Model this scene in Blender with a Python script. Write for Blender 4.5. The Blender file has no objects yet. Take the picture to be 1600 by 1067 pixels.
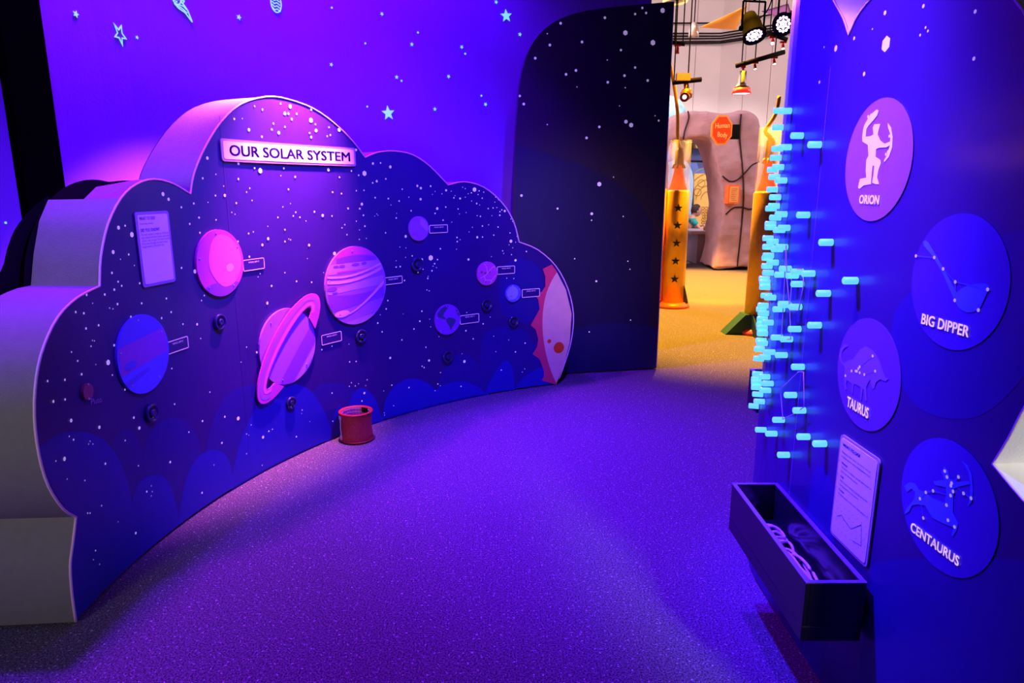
import bpy, bmesh, math, random
from mathutils import Vector, Matrix
from mathutils.geometry import tessellate_polygon
random.seed(7)
S = bpy.context.scene; COL = S.collection; PI = math.pi
# ------------------------------------------------------------------ camera, world, light, exposure
F = 1067.0; PITCH = math.atan(241/1067); CP, SP = math.cos(PITCH), math.sin(PITCH); H = 1.5
cam = bpy.data.cameras.new('camera'); cam.lens = 24.0; cam.sensor_width = 36; cam.clip_start = .05
co = bpy.data.objects.new('camera', cam); COL.objects.link(co)
co.location = (0, 0, H); co.rotation_euler = (PI/2-PITCH, 0, 0); S.camera = co
w = bpy.data.worlds.new('world'); S.world = w; w.use_nodes = True
w.node_tree.nodes['Background'].inputs[0].default_value = (.25, .2, .9, 1)
w.node_tree.nodes['Background'].inputs[1].default_value = .003
vs = S.view_settings; vs.view_transform = 'Standard'; vs.look = 'None'; vs.gamma = 1; vs.use_curve_mapping = False; vs.exposure = 0

def lamp(kind, name, loc, to, power, col, size=.2, ang=60, blend=.6, sy=None, spread=None):
    l = bpy.data.lights.new(name, kind); l.energy = power; l.color = col
    if kind == 'SPOT': l.spot_size = math.radians(ang); l.spot_blend = blend; l.shadow_soft_size = size
    elif kind == 'AREA':
        l.size = size
        if sy: l.shape = 'RECTANGLE'; l.size_y = sy
        if spread: l.spread = math.radians(spread)
    else: l.shadow_soft_size = size
    o = bpy.data.objects.new(name, l); COL.objects.link(o); o.location = loc
    o.rotation_euler = (Vector(to)-Vector(loc)).to_track_quat('-Z', 'Y').to_euler()
    return o
PB = (.055, .004, 1); VIOLET = (.07, .002, 1); PINK = (1, .20, .72)
# magenta head grazing the dome of the cloud panel
lamp('SPOT', 'pink_spot', (-.88, 3.78, 2.56), (-1.24, 3.83, 1.84), 1500, PINK, .04, 62, 1)
lamp('SPOT', 'violet_wash', (-1.8, 4.15, 4.1), (-2.05, 4.3, 2.2), 1500, (.30, .001, 1), .12, 120, 1)
lamp('SPOT', 'blue_wash', (-.7, 4.9, 4.1), (-.9, 5.4, 1.7), 800, (.13, .002, 1), .12, 110, 1)
lamp('SPOT', 'blue_wash_left', (-1.95, 2.9, 4.2), (-2.42, 2.4, 1.7), 1100, (.13, .001, 1), .1, 104, 1)
# blue heads over the walkway
lamp('SPOT', 'blue_flood', (.25, 3.1, 3.9), (.85, 3.3, 0), 2600, VIOLET, .08, 56, 1)
lamp('SPOT', 'blue_left_fill', (.3, 2.2, 3.7), (-1.5, 2.95, 1.45), 900, (.16, .03, 1), .06, 36, 1)  # added unseen fill to bring more blue to the panel's left side
lamp('SPOT', 'blue_panel_flood', (.6, 2.9, 3.7), (-.7, 4.4, 1.2), 1700, (.07, .006, 1), .08, 72, 1)
lamp('SPOT', 'peg_wall_flood', (-.3, 2.4, 3.4), (.98, 2.15, 1.45), 3300, (.035, .010, 1), .03, 42, 1)
lamp('SPOT', 'orion_pink', (.2, 2.0, 3.4), (.98, 1.86, 1.6), 330, (1, .40, .9), .05, 24, 1)
# unseen fill lamps added behind the camera for the skirts and printed sun
lamp('SPOT', 'rear_fill', (-2.5, -1.2, 1.9), (-1.8, 2.1, .95), 230, (1, .93, .88), .5, 38, .7)
lamp('AREA', 'rear_fill', (.9, -2.6, 2.2), (.2, 4.5, .8), 1.6, (1, .85, .8), 1.0)
lamp('SPOT', 'rear_fill_right', (1.9, -1.2, 2.6), (1.35, 1.5, .7), 300, (1, .97, .95), .2, 24, .5)
lamp('SPOT', 'rear_fill_sun', (.2, -2.4, 2.5), (.55, 5.2, 1.1), 750, (1, .62, .5), .2, 14, .9)  # added to warm the printed sun at the panel's right end
# the bright hall beyond the doorway
lamp('AREA', 'far_hall_light', (.6, 11.5, 5.0), (5, 14, 2.4), 330, (1, .74, .76), 2.5)
lamp('AREA', 'far_hall_light', (8.2, 10.2, 5.0), (4.5, 15, 2.4), 330, (1, .78, .80), 2.5)
lamp('SPOT', 'amber_spot', (2.1, 8.2, 5.4), (2.35, 7.3, 0), 7500, (1, .44, .01), .1, 46, .7)
lamp('SPOT', 'amber_spot', (2.5, 10.0, 5.3), (2.95, 10.7, 0), 12000, (1, .42, .01), .1, 46, .5)
lamp('SPOT', 'white_spot', (3.0, 13.4, 5.0), (4.3, 16.0, .3), 600, (1, .93, .9), .1, 75, .6)
lamp('SPOT', 'red_rim_spot', (1.5, 6.3, 3.2), (1.03, 2.6, 1.7), 700, (1, .18, .13), .1, 26, .8)

# ------------------------------------------------------------------ materials
def M(name, col, rough=.6, var=.08, scale=18, bump=0, metal=0, emit=None, es=0, spec=.4, coat=0, trans=0, alpha=1, bscale=None):
    m = bpy.data.materials.new(name); m.use_nodes = True; nt = m.node_tree; b = nt.nodes['Principled BSDF']
    tc = nt.nodes.new('ShaderNodeTexCoord'); n = nt.nodes.new('ShaderNodeTexNoise')
    n.inputs['Scale'].default_value = scale; n.inputs['Detail'].default_value = 4
    nt.links.new(tc.outputs['Object'], n.inputs['Vector'])
    r = nt.nodes.new('ShaderNodeValToRGB'); e = r.color_ramp.elements
    e[0].position = .3; e[1].position = .7
    e[0].color = (*[c*(1-var) for c in col], 1); e[1].color = (*[min(1, c*(1+var)) for c in col], 1)
    nt.links.new(n.outputs['Fac'], r.inputs['Fac']); nt.links.new(r.outputs['Color'], b.inputs['Base Color'])
    b.inputs['Roughness'].default_value = rough; b.inputs['Metallic'].default_value = metal
    b.inputs['Specular IOR Level'].default_value = spec
    if coat: b.inputs['Coat Weight'].default_value = coat; b.inputs['Coat Roughness'].default_value = .12
    if trans: b.inputs['Transmission Weight'].default_value = trans
    if alpha < 1: b.inputs['Alpha'].default_value = alpha
    if emit: b.inputs['Emission Color'].default_value = (*emit, 1); b.inputs['Emission Strength'].default_value = es
    if bump:
        n2 = nt.nodes.new('ShaderNodeTexNoise'); n2.inputs['Scale'].default_value = bscale or scale*6
        nt.links.new(tc.outputs['Object'], n2.inputs['Vector'])
        bp = nt.nodes.new('ShaderNodeBump'); bp.inputs['Strength'].default_value = bump; bp.inputs['Distance'].default_value = .02
        nt.links.new(n2.outputs['Fac'], bp.inputs['Height']); nt.links.new(bp.outputs['Normal'], b.inputs['Normal'])
    return m
def carpet():
    m = bpy.data.materials.new('looped_carpet'); m.use_nodes = True; nt = m.node_tree; b = nt.nodes['Principled BSDF']
    N = nt.nodes.new; L = nt.links.new
    tc = N('ShaderNodeTexCoord')
    def noise(sc, d=2):
        n = N('ShaderNodeTexNoise'); n.inputs['Scale'].default_value = sc; n.inputs['Detail'].default_value = d
        L(tc.outputs['Object'], n.inputs['Vector']); return n
    fine = noise(170); fleck = noise(95, 3); big = noise(.9, 3)
    r = N('ShaderNodeValToRGB'); e = r.color_ramp.elements
    e[0].position = .35; e[0].color = (.04, .036, .04, 1); e[1].position = .66; e[1].color = (.24, .21, .22, 1)
    L(fine.outputs['Fac'], r.inputs['Fac'])
    r2 = N('ShaderNodeValToRGB'); e = r2.color_ramp.elements
    e[0].position = .63; e[0].color = (0, 0, 0, 1); e[1].position = .70; e[1].color = (1, 1, 1, 1)
    L(fleck.outputs['Fac'], r2.inputs['Fac'])
    mx = N('ShaderNodeMix'); mx.data_type = 'RGBA'; L(r2.outputs['Color'], mx.inputs['Factor']); L(r.outputs['Color'], mx.inputs['A'])
    mx.inputs['B'].default_value = (.75, .58, .62, 1)
    L(mx.outputs['Result'], b.inputs['Base Color']); b.inputs['Roughness'].default_value = .95; b.inputs['Specular IOR Level'].default_value = .15
    bp = N('ShaderNodeBump'); bp.inputs['Strength'].default_value = .7; bp.inputs['Distance'].default_value = .01
    L(fine.outputs['Fac'], bp.inputs['Height']); L(bp.outputs['Normal'], b.inputs['Normal'])
    return m
m_carpet = carpet()
m_navy = M('printed_night_vinyl', (.030, .008, .12), .38, .1, 3, coat=.15)
m_hill_dark = M('printed_dark_hill', (.020, .010, .17), .4, .04)
m_hill = M('printed_blue_hill', (.014, .014, .30), .4, .04)
m_star = M('printed_white_star', (.92, .86, .90), .5, .02, emit=(.9, .7, 1), es=.28)
m_skirt = M('pale_painted_board', (.20, .188, .18), .8, .05, 30, .12)
m_edge = M('pale_edge_banding', (.85, .55, .75), .5, .03)
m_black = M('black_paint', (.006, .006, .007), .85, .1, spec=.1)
m_void = M('matt_black_drape', (.0012, .0011, .0013), 1, .1, spec=0)
m_blackgloss = M('black_gloss_laminate', (.012, .010, .016), .2, .1, 30, spec=.5)
m_wall = M('blue_painted_wall', (.22, .07, .48), .85, .05, 2, .06, bscale=60)
m_glow = M('glow_sticker', (.40, .95, .80), .5, .03, emit=(.2, .9, .85), es=.8)
m_ceil = M('black_ceiling', (.01, .01, .01), .9)
m_seam = M('panel_seam', (.06, .02, .16), .5)
m_white = M('white_sign_acrylic', (.88, .80, .86), .35, .02)
m_clear = M('violet_acrylic_border', (.34, .22, .48), .3, .04)
m_uv = M('bright_white_ink', (.9, .82, .9), .5, .02, emit=(.85, .6, .95), es=.38)
m_ink = M('dark_ink', (.008, .004, .07), .8, spec=.05)
m_line = M('pink_white_print', (.85, .52, .80), .5, .02, emit=(.9, .45, .9), es=.22)
m_screw = M('steel_screw', (.5, .42, .55), .3, .05, metal=.6)
m_rubberknob = M('dark_navy_plastic', (.02, .015, .09), .3, .05, coat=.5)
m_mag = M('magenta_print', (.62, .06, .42), .45, .04); m_mag2 = M('rose_print', (.85, .16, .50), .45, .04)
m_lil = M('lilac_print', (.42, .12, .55), .45, .04); m_lil2 = M('pale_lilac_print', (.55, .24, .72), .45, .04)
m_vio = M('violet_print', (.28, .05, .48), .45, .04); m_blu = M('blue_print', (.10, .07, .60), .45, .04)
m_blu2 = M('bright_blue_print', (.12, .10, .80), .45, .04); m_pk = M('light_pink_print', (.95, .42, .68), .45, .04)
m_slate = M('slate_print', (.05, .08, .14), .5, .04); m_pale = M('pale_blue_print', (.30, .32, .85), .45, .04)
m_crimson = M('crimson_print', (.75, .05, .12), .5, .04); m_sand = M('sand_print', (.85, .50, .38), .5, .05); m_spot = M('orange_red_print', (.80, .07, .01), .5, .03)
m_pluto = M('dark_rose_print', (.30, .05, .12), .5, .1)
m_peg = M('cyan_acrylic_rod', (.10, .62, .80), .25, .04, emit=(.16, .70, 1), es=.95)
m_round = M('printed_roundel', (.13, .04, .24), .4, .04); m_roundfig = M('printed_figure', (.22, .11, .42), .4, .03)
m_roundp = M('printed_roundel_pink_lit', (.34, .13, .30), .4, .04); m_rounde = M('printed_blue_roundel', (.07, .022, .34), .4, .04); m_roundef = M('printed_blue_figure', (.10, .22, .85), .4, .03)  # Orion's copy of the roundel print, with pink light put into its colour
m_band = M('pale_rubber', (.85, .62, .70), .5, .05)
m_red = M('red_canvas', (.50, .025, .03), .6, .15, 60, .25); m_mesh = M('lilac_mesh', (.5, .3, .5), .6)
m_grey = M('grey_acrylic_border', (.40, .33, .38), .35, .05)

# ------------------------------------------------------------------ helpers
def ray(x, y):
    a = (x-800)/F; b = (y-533.5)/F
    return Vector((a, CP-b*SP, -SP-b*CP))
def ground(x, y, z=0):
    d = ray(x, y); t = (z-H)/d.z; return Vector((d.x*t, d.y*t, z))
def at(x, y, Y):
    d = ray(x, y); t = Y/d.y; return Vector((d.x*t, Y, H+d.z*t))
def proj(v):
    q = Vector(v)-Vector((0, 0, H)); dep = q.y*CP-q.z*SP; up = q.y*SP+q.z*CP
    return 800+F*q.x/dep, 533.5-F*up/dep
class Surf:
    """vertical sheet over a plan polyline that runs left to right as seen from the camera"""
    def __init__(s, pts):
        s.p = [Vector(q) for q in pts]; s.c = [0]
        for a, b in zip(s.p, s.p[1:]): s.c.append(s.c[-1]+(b-a).length)
        s.n = []
        for i in range(len(s.p)):
            t = (s.p[min(i+1, len(s.p)-1)]-s.p[max(i-1, 0)]).normalized(); s.n.append(Vector((t.y, -t.x)))
    def offset(s, d): return Surf([a+n*d for a, n in zip(s.p, s.n)])
    def hit(s, x, y, last=False):
        d = ray(x, y); res = None
        for i, (a, b) in enumerate(zip(s.p, s.p[1:])):
            e = b-a; den = d.x*e.y-d.y*e.x
            if abs(den) < 1e-9: continue
            t = (a.x*e.y-a.y*e.x)/den; u = (a.x*d.y-a.y*d.x)/den
            if t > 0 and -1e-6 <= u <= 1+1e-6:
                if res is None or t < res[0]: res = (t, s.c[i]+u*e.length)
        if res is None: raise ValueError('miss %s %s' % (x, y))
        t, q = res; return q, H+d.z*t, t
    def P(s, q, z, off=0):
        i = 0
        lo, hi = 0, len(s.c)-2
        while lo < hi:
            mid = (lo+hi+1)//2
            if s.c[mid] <= q: lo = mid
            else: hi = mid-1
        i = lo; L = s.c[i+1]-s.c[i]; u = (q-s.c[i])/L; uu = min(1, max(0, u))
        b = s.p[i].lerp(s.p[i+1], u); n = s.n[i].lerp(s.n[i+1], uu).normalized()
        return Vector((b.x+n.x*off, b.y+n.y*off, z))
def link(name, me, mat, parent=None):
    if mat and not me.materials: me.materials.append(mat)
    o = bpy.data.objects.new(name, me); COL.objects.link(o)
    if parent: o.parent = parent; o.matrix_parent_inverse = parent.matrix_world.inverted() if False else Matrix()
    return o
def mk(name, bm, mat, parent=None, smooth=False, kind=None, org=None):
    if org is None: org = porg(parent)
    bmesh.ops.translate(bm, verts=bm.verts, vec=-Vector(org))
    me = bpy.data.meshes.new(name); bm.to_mesh(me); bm.free()
    if smooth:
        for p in me.polygons: p.use_smooth = True
    o = link(name, me, mat, parent)
    if not parent: o.location = org
    if kind: o['kind'] = kind
    return o
def porg(p):
    v = Vector((0, 0, 0))
    while p: v += p.location; p = p.parent
    return v
def tag(o, label=None, cat=None, group=None, kind=None):
    if label: o['label'] = label
    if cat: o['category'] = cat
    if group: o['group'] = group
    if kind: o['kind'] = kind
    return o
def thing(name, loc, label, cat, group=None):
    o = bpy.data.objects.new(name, None); o.empty_display_size = .1; COL.objects.link(o); o.location = loc
    return tag(o, label, cat, group)
def tri(poly):
    return [tuple(t) for t in tessellate_polygon([[Vector((a, b, 0)) for a, b in poly]])]
def flat(bm, poly, step=.06):
    vs = [bm.verts.new((a, b, 0)) for a, b in poly]; fs = []
    for t in tri(poly):
        try: fs.append(bm.faces.new([vs[i] for i in t]))
        except ValueError: pass
    return vs
def cut(bm, step):
    step = .06 if step < 4 else step
    xs = [v.co.x for v in bm.verts]
    if not xs: return
    x = math.ceil(min(xs)/step)*step
    while x < max(xs):
        bmesh.ops.bisect_plane(bm, geom=bm.verts[:]+bm.edges[:]+bm.faces[:], plane_co=(x, 0, 0), plane_no=(1, 0, 0), dist=1e-5); x += step
def fixn(bm, sf):
    bm.normal_update()
    for f in bm.faces:
        c = f.calc_center_median()
        if f.normal.dot(Vector((0, 0, H))-c) < 0: f.normal_flip()
def decal(sf, polys, off, name, mat, parent, kind=None, step=.12):
    bm = bmesh.new()
    for p in polys: flat(bm, p)
    cut(bm, step)
    for v in bm.verts: v.co = sf.P(v.co.x, v.co.y, off)
    fixn(bm, sf)
    return mk(name, bm, mat, parent, kind=kind)
def slab(sf, poly, o0, o1, name, mat, parent=None, step=.12, bevel=0):
    """solid plate: outline poly in (s,z), back at offset o0, face at o1"""
    bm = bmesh.new(); flat(bm, poly); cut(bm, step)
    ring = []
    fr = {v: v for v in bm.verts}
    be = [e for e in bm.edges if len(e.link_faces) == 1]
    front = bm.faces[:]; base = bm.verts[:]
    cp = {v: bm.verts.new(v.co) for v in base}
    for f in front: bm.faces.new([cp[v] for v in reversed(f.verts)])
    for e in be: bm.faces.new([e.verts[0], e.verts[1], cp[e.verts[1]], cp[e.verts[0]]])
    co_ = {v: (v.co.x, v.co.y) for v in base}
    for v in base: v.co = sf.P(*co_[v], o1)
    for v in cp: pass
    for v, c in cp.items(): c.co = sf.P(*co_[v], o0)
    bmesh.ops.recalc_face_normals(bm, faces=bm.faces)
    return mk(name, bm, mat, parent)
def px(sf, pts, z=None):
    """pixel outline -> (s,z) on a sheet; z=(x0,y0,scale) when the points come from an enlarged crop"""
    out = []
    for a, b in pts:
        if z: a = z[0]+a/z[2]; b = z[1]+b/z[2]
        s_, zz, t = sf.hit(a, b); out.append((s_, zz))
    return out
def smooth(pts, n=6, closed=False):
    out = []; N = len(pts)
    for i in range(N if closed else N-1):
        p = [pts[(i+k) % N] if closed else pts[min(max(i+k, 0), N-1)] for k in (-1, 0, 1, 2)]
        for j in range(n):
            t = j/n
            out.append(tuple(.5*(2*p[1][d]+(p[2][d]-p[0][d])*t+(2*p[0][d]-5*p[1][d]+4*p[2][d]-p[3][d])*t*t+(3*p[1][d]-p[0][d]-3*p[2][d]+p[3][d])*t**3) for d in range(len(p[0]))))
    if not closed: out.append(tuple(pts[-1]))
    return out
def circ(cs, cz, r, n=40, a0=0, a1=2*PI, rx=None):
    rx = rx or r; full = abs(a1-a0) > 6.28
    return [(cs+rx*math.cos(a0+(a1-a0)*i/(n if full else n-1)), cz+r*math.sin(a0+(a1-a0)*i/(n if full else n-1))) for i in range(n)]
def rrect(s0, z0, s1, z1, r, n=5):
    out = []
    for (cx, cz, a) in ((s1-r, z1-r, 0), (s0+r, z1-r, PI/2), (s0+r, z0+r, PI), (s1-r, z0+r, 3*PI/2)):
        for i in range(n+1): out.append((cx+r*math.cos(a+PI/2*i/n), cz+r*math.sin(a+PI/2*i/n)))
    return out
def ringpolys(outer, inner):
    n = len(outer); return [[outer[i], outer[(i+1) % n], inner[(i+1) % n], inner[i]] for i in range(n)]
def stroke(pts, wd):
    out = []
    for a, b in zip(pts, pts[1:]):
        d = Vector((b[0]-a[0], b[1]-a[1])); 
        if d.length < 1e-6: continue
        n = Vector((-d.y, d.x)).normalized()*wd/2
        out.append([(a[0]+n.x, a[1]+n.y), (a[0]-n.x, a[1]-n.y), (b[0]-n.x, b[1]-n.y), (b[0]+n.x, b[1]+n.y)])
    return out
_tc = {}
def textmesh(st, bold=.0, shear=0):
    k = (st, bold, shear)
    if k in _tc: return _tc[k]
    cu = bpy.data.curves.new('lettering', 'FONT'); cu.body = st; cu.size = 1; cu.shear = shear; cu.resolution_u = 3
    o = bpy.data.objects.new('lettering', cu); COL.objects.link(o); dg = bpy.context.evaluated_depsgraph_get()
    me = bpy.data.meshes.new_from_object(o.evaluated_get(dg)); bpy.data.objects.remove(o); bpy.data.curves.remove(cu)
    v = [(q.co.x, q.co.y) for q in me.vertices]; f = [tuple(p.vertices) for p in me.polygons]; bpy.data.meshes.remove(me)
    if bold > .004:
        v0, f0 = v, f; v, f = [], []
        for dx, dy in ((-1, -.6), (1, -.6), (1, .6), (-1, .6), (0, 0)):
            n0 = len(v); v += [(a+dx*bold, b+dy*bold) for a, b in v0]; f += [tuple(i+n0 for i in q) for q in f0]
    xs = [a for a, b in v]; _tc[k] = (v, f, min(xs), max(xs)); return _tc[k]
def text(fn, st, name, mat, parent, x0, x1, z0, h, z1=None, bold=.02, bm=None):
    """lettering from (x0,z0) to (x1,z1) with capital height h; fn maps (s,z) to 3-D"""
    v, f, a, b = textmesh(st, bold); z1 = z0 if z1 is None else z1
    own = bm is None
    if own: bm = bmesh.new()
    vs = []
    for (vx, vy) in v:
        u = (vx-a)/(b-a); vs.append(bm.verts.new(fn(x0+(x1-x0)*u, z0+(z1-z0)*u+vy*h/.69)))
    for q in f:
        try: bm.faces.new([vs[i] for i in q])
        except ValueError: pass
    if own: fixn(bm, None); return mk(name, bm, mat, parent)
def on(sf, off): return lambda s_, z_: sf.P(s_, z_, off)
def box(bm, x0, y0, z0, x1, y1, z1, mtx=None):
    r = bmesh.ops.create_cube(bm, size=1)['verts']
    for v in r:
        v.co = Vector((x0+(x1-x0)*(v.co.x+.5), y0+(y1-y0)*(v.co.y+.5), z0+(z1-z0)*(v.co.z+.5)))
        if mtx: v.co = mtx @ v.co
    return r
def tube(bm, pts, r, n=8, closed=False, cap=True, rs=None):
    pts = [Vector(p) for p in pts]; N = len(pts); rings = []; up = None
    for i, p in enumerate(pts):
        a = pts[(i-1) % N] if closed or i > 0 else p; b = pts[(i+1) % N] if closed or i < N-1 else p
        t = (b-a).normalized()
        if up is None: up = t.orthogonal().normalized()
        up = (up-t*up.dot(t)).normalized() if (up-t*up.dot(t)).length > 1e-6 else t.orthogonal().normalized()
        sd = t.cross(up); rr = rs[i] if rs else r
        rings.append([bm.verts.new(p+(up*math.cos(2*PI*k/n)+sd*math.sin(2*PI*k/n))*rr) for k in range(n)])
    for i in range(N if closed else N-1):
        A, B = rings[i], rings[(i+1) % N]
        for k in range(n): bm.faces.new([A[k], A[(k+1) % n], B[(k+1) % n], B[k]])
    if cap and not closed: bm.faces.new(rings[0][::-1]); bm.faces.new(rings[-1])
def lathe(bm, prof, org, n=28, axis=None):
    """revolve [(r,h)] about +Z (or axis) at org"""
    q = Vector((0, 0, 1)).rotation_difference(Vector(axis).normalized()) if axis is not None else None
    rings = []
    for r, h in prof:
        ring = []
        for k in range(n):
            v = Vector((r*math.cos(2*PI*k/n), r*math.sin(2*PI*k/n), h))
            if q: v = q @ v
            ring.append(bm.verts.new(v+Vector(org)))
        rings.append(ring)
    for A, B in zip(rings, rings[1:]):
        for k in range(n): bm.faces.new([A[k], A[(k+1) % n], B[(k+1) % n], B[k]])
    if prof[0][0] > 1e-4: bm.faces.new(rings[0][::-1])
    if prof[-1][0] > 1e-4: bm.faces.new(rings[-1])
    bmesh.ops.remove_doubles(bm, verts=bm.verts, dist=1e-6)
def hexes(sf, lst, dedupe=None, k=1.0, nsides=6):
    out = []
    for (a, b, r) in lst:
        try: s_, z_, t = sf.hit(a, b)
        except ValueError: continue
        if z_ < .03: continue
        R = max(r, .75)*t/F*k
        out.append([(s_+R*math.cos(PI/2+2*PI*i/nsides), z_+R*math.sin(PI/2+2*PI*i/nsides)) for i in range(nsides)])
    return out

# ------------------------------------------------------------------ the setting
def struct(name, bm, mat, **k):
    o = mk(name, bm, mat, **k); o['kind'] = 'structure'; return o
def sheet(name, pts, z0, z1, th, mat):
    sf = Surf(pts); L = sf.c[-1]
    o = slab(sf, [(0, z0), (L, z0), (L, z1), (0, z1)], -th, 0, name, mat, step=5); o['kind'] = 'structure'; return o
bm = bmesh.new(); box(bm, -4, -3.2, -.1, 12, 18, 0); struct('floor', bm, m_carpet)
bm = bmesh.new(); box(bm, -4, -3.2, 4.3, 4.2, 6.4, 4.4); struct('ceiling', bm, m_ceil)
sheet('wall_near', [(3.6, -3), (-3, -3)], 0, 4.3, .1, m_black)
sheet('wall_right', [(3.6, 3.2), (3.6, -3)], 0, 4.3, .1, m_black)
# blue painted wall: one smooth curve behind the cloud
bw = smooth([(-2.75, -3), (-2.5, .3), (-2.45, 1.8), (-2.36, 3.0), (-2.0, 4.15), (-1.2, 5.1), (-.2, 5.75), (.9, 6.05), (1.15, 6.1)], 6)
W = Surf(bw)
slab(W, [(0, 0), (W.c[-1], 0), (W.c[-1], 4.3), (0, 4.3)], -.08, 0, 'wall_left', m_wall, step=.25)['kind'] = 'structure'
for p in bpy.data.objects['wall_left'].data.polygons: p.use_smooth = False

# ------------------------------------------------------------------ cloud panel "our solar system"
CX, CY, R0 = 1.406, 2.362, 2.948
A = Surf([(CX+R0*math.cos(math.radians(d)), CY+R0*math.sin(math.radians(d))) for d in [205-1.5*i for i in range(70)]])
lobes = [
 [(118, 972), (112, 930), (109, 885), (113, 850), (118, 808)],
 [(118, 808), (98, 795), (75, 760), (60, 710), (53, 650), (56, 590), (68, 540), (90, 495), (120, 465), (155, 447)],
 [(155, 447), (157, 400), (168, 350), (188, 310), (212, 288), (240, 280), (270, 287), (297, 303)],
 [(297, 303), (303, 270), (320, 230), (345, 190), (375, 163), (415, 151), (450, 155), (490, 170), (525, 195), (552, 222), (570, 246)],
 [(570, 246), (590, 238), (617, 236), (645, 242), (672, 260), (700, 289)],
 [(700, 289), (725, 284), (755, 292), (783, 315), (802, 345), (811, 378)],
 [(811, 378), (840, 390), (868, 415), (887, 450), (896, 490), (893, 530), (884, 563), (870, 602)]]
outline = []
for l in lobes: outline += smooth(px(A, l), 3)[:-1]
s_end, z_end = px(A, [(870, 602)])[0]; s_beg = px(A, [(118, 972)])[0][0]
outline[0] = (s_beg, .012); outline.append((s_end, .012))
TH = .29
org = A.P(1.8, 0, -.15)
cloud = thing('cloud_panel', org, 'curved freestanding cloud-shaped display wall printed with planets and white stars on navy', 'display panel')
decal(A, [outline], 0, 'front_board', m_navy, cloud)
# skirt: front edge swept back to the rear edge
B = A.offset(-TH)
over = dict()
def backpt(s_, z_): return A.P(s_, z_, -TH)
back = [backpt(*q) for q in outline]
# the left upper lobe has its own rear outline with a V notch
fr_l = lobes[2]; bk_l = [(48, 446), (52, 398), (61, 345), (75, 312), (110, 331), (150, 292), (200, 283), (235, 277)]
bks = [B.P(*B.hit(a, b)[:2]) for a, b in bk_l]
fs_ = px(A, fr_l)
i0 = sum(len(smooth(l, 3))-1 for l in lobes[:2]); seg = smooth(fr_l, 3)
bkc = []
for i in range(len(bks)-1):
    for j in range(3): bkc.append(bks[i].lerp(bks[i+1], j/3))
for j, v in enumerate(bkc): back[i0+j] = v
bm = bmesh.new(); fv = [bm.verts.new(A.P(a, b, -.004)) for a, b in outline]; bv = [bm.verts.new(v) for v in back]
for i in range(len(fv)-1): bm.faces.new([fv[i], fv[i+1], bv[i+1], bv[i]])
sk_ = mk('side_skirt', bm, m_skirt, cloud, True); sk_.data.set_sharp_from_angle(angle=.5)
bm = bmesh.new(); flat(bm, [(s_, z_) for s_, z_ in outline]); cut(bm, .12)
for v in bm.verts: v.co = A.P(v.co.x, v.co.y, -TH-.004)
mk('back_board', bm, m_black, cloud)
bm = bmesh.new(); tube(bm, [A.P(a, b, .001) for a, b in outline[:-1]], .0045, 6); tag(mk('edge_banding', bm, m_edge, cloud, True), 'thin glowing pink edge line')
# black sheet standing in for the cloud's shadow on the wall at left
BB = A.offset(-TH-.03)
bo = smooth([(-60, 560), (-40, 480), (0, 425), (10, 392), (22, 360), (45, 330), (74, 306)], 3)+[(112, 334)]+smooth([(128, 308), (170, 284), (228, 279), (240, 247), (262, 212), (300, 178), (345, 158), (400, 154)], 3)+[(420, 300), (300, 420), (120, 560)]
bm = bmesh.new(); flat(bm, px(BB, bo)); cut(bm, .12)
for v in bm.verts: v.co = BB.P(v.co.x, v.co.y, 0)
tag(mk('shadow_sheet', bm, m_black, cloud), 'black rear profile board')
# printed hills
def hill(pts, mat, off, zoom=None):
    q = px(A, pts, zoom); q = smooth(q, 4); q += [(q[-1][0], .014), (q[0][0], .014)]
    decal(A, [q], off, 'printed_hill', mat, cloud)
hill([(222, 720), (228, 690), (245, 665), (268, 653), (293, 662), (310, 690), (314, 730), (316, 770)], m_hill_dark, .0006)
hill([(175, 740), (178, 690), (192, 671), (208, 675), (220, 700), (226, 740)], m_hill_dark, .0004)
hill([(316, 770), (321, 700), (338, 645), (362, 612), (392, 602), (415, 606), (440, 650), (450, 690)], m_hill_dark, .0008)
hill([(480, 640), (490, 610), (510, 599), (538, 601), (560, 618), (572, 645), (582, 665)], m_hill_dark, .0004)
hill([(680, 620), (690, 585), (705, 560), (724, 552), (742, 563), (753, 590), (758, 615)], m_hill_dark, .0006)
hill([(757, 610), (750, 570), (752, 540), (760, 520), (785, 510), (812, 513), (830, 528), (842, 555), (845, 590), (845, 603)], m_hill_dark, .0004)
decal(A, [smooth(px(A, [(783, 425), (779, 455), (784, 485), (800, 500), (825, 504), (842, 488), (850, 460), (848, 430), (835, 412), (812, 404), (795, 410)]), 4, True)], .0002, 'printed_hill', m_hill_dark, cloud)
q = smooth(px(A, [(60, 700), (80, 684), (112, 674), (145, 678), (172, 698), (190, 728), (202, 765), (207, 800)]), 4)
q += [(q[-1][0], .014), (s_beg+.01, .014)]+px(A, [(113, 930), (111, 885), (115, 850), (121, 808), (100, 793), (78, 758), (65, 720)]); decal(A, [q], .001, 'printed_hill', m_hill, cloud)
hill([(204, 815), (207, 780), (218, 753), (240, 742), (262, 752), (274, 785), (280, 815)], m_hill, .0012)
hill([(278, 815), (286, 765), (302, 722), (328, 703), (352, 711), (362, 738), (364, 765)], m_hill, .0012)
hill([(362, 766), (366, 725), (385, 665), (415, 617), (450, 600), (482, 608), (504, 638), (517, 670), (521, 688)], m_hill, .0014)
hill([(517, 688), (521, 650), (530, 634), (540, 645), (543, 670)], m_hill, .0012)
hill([(540, 680), (543, 640), (553, 614), (567, 606), (584, 620), (595, 648), (599, 660)], m_hill, .0014)
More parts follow.
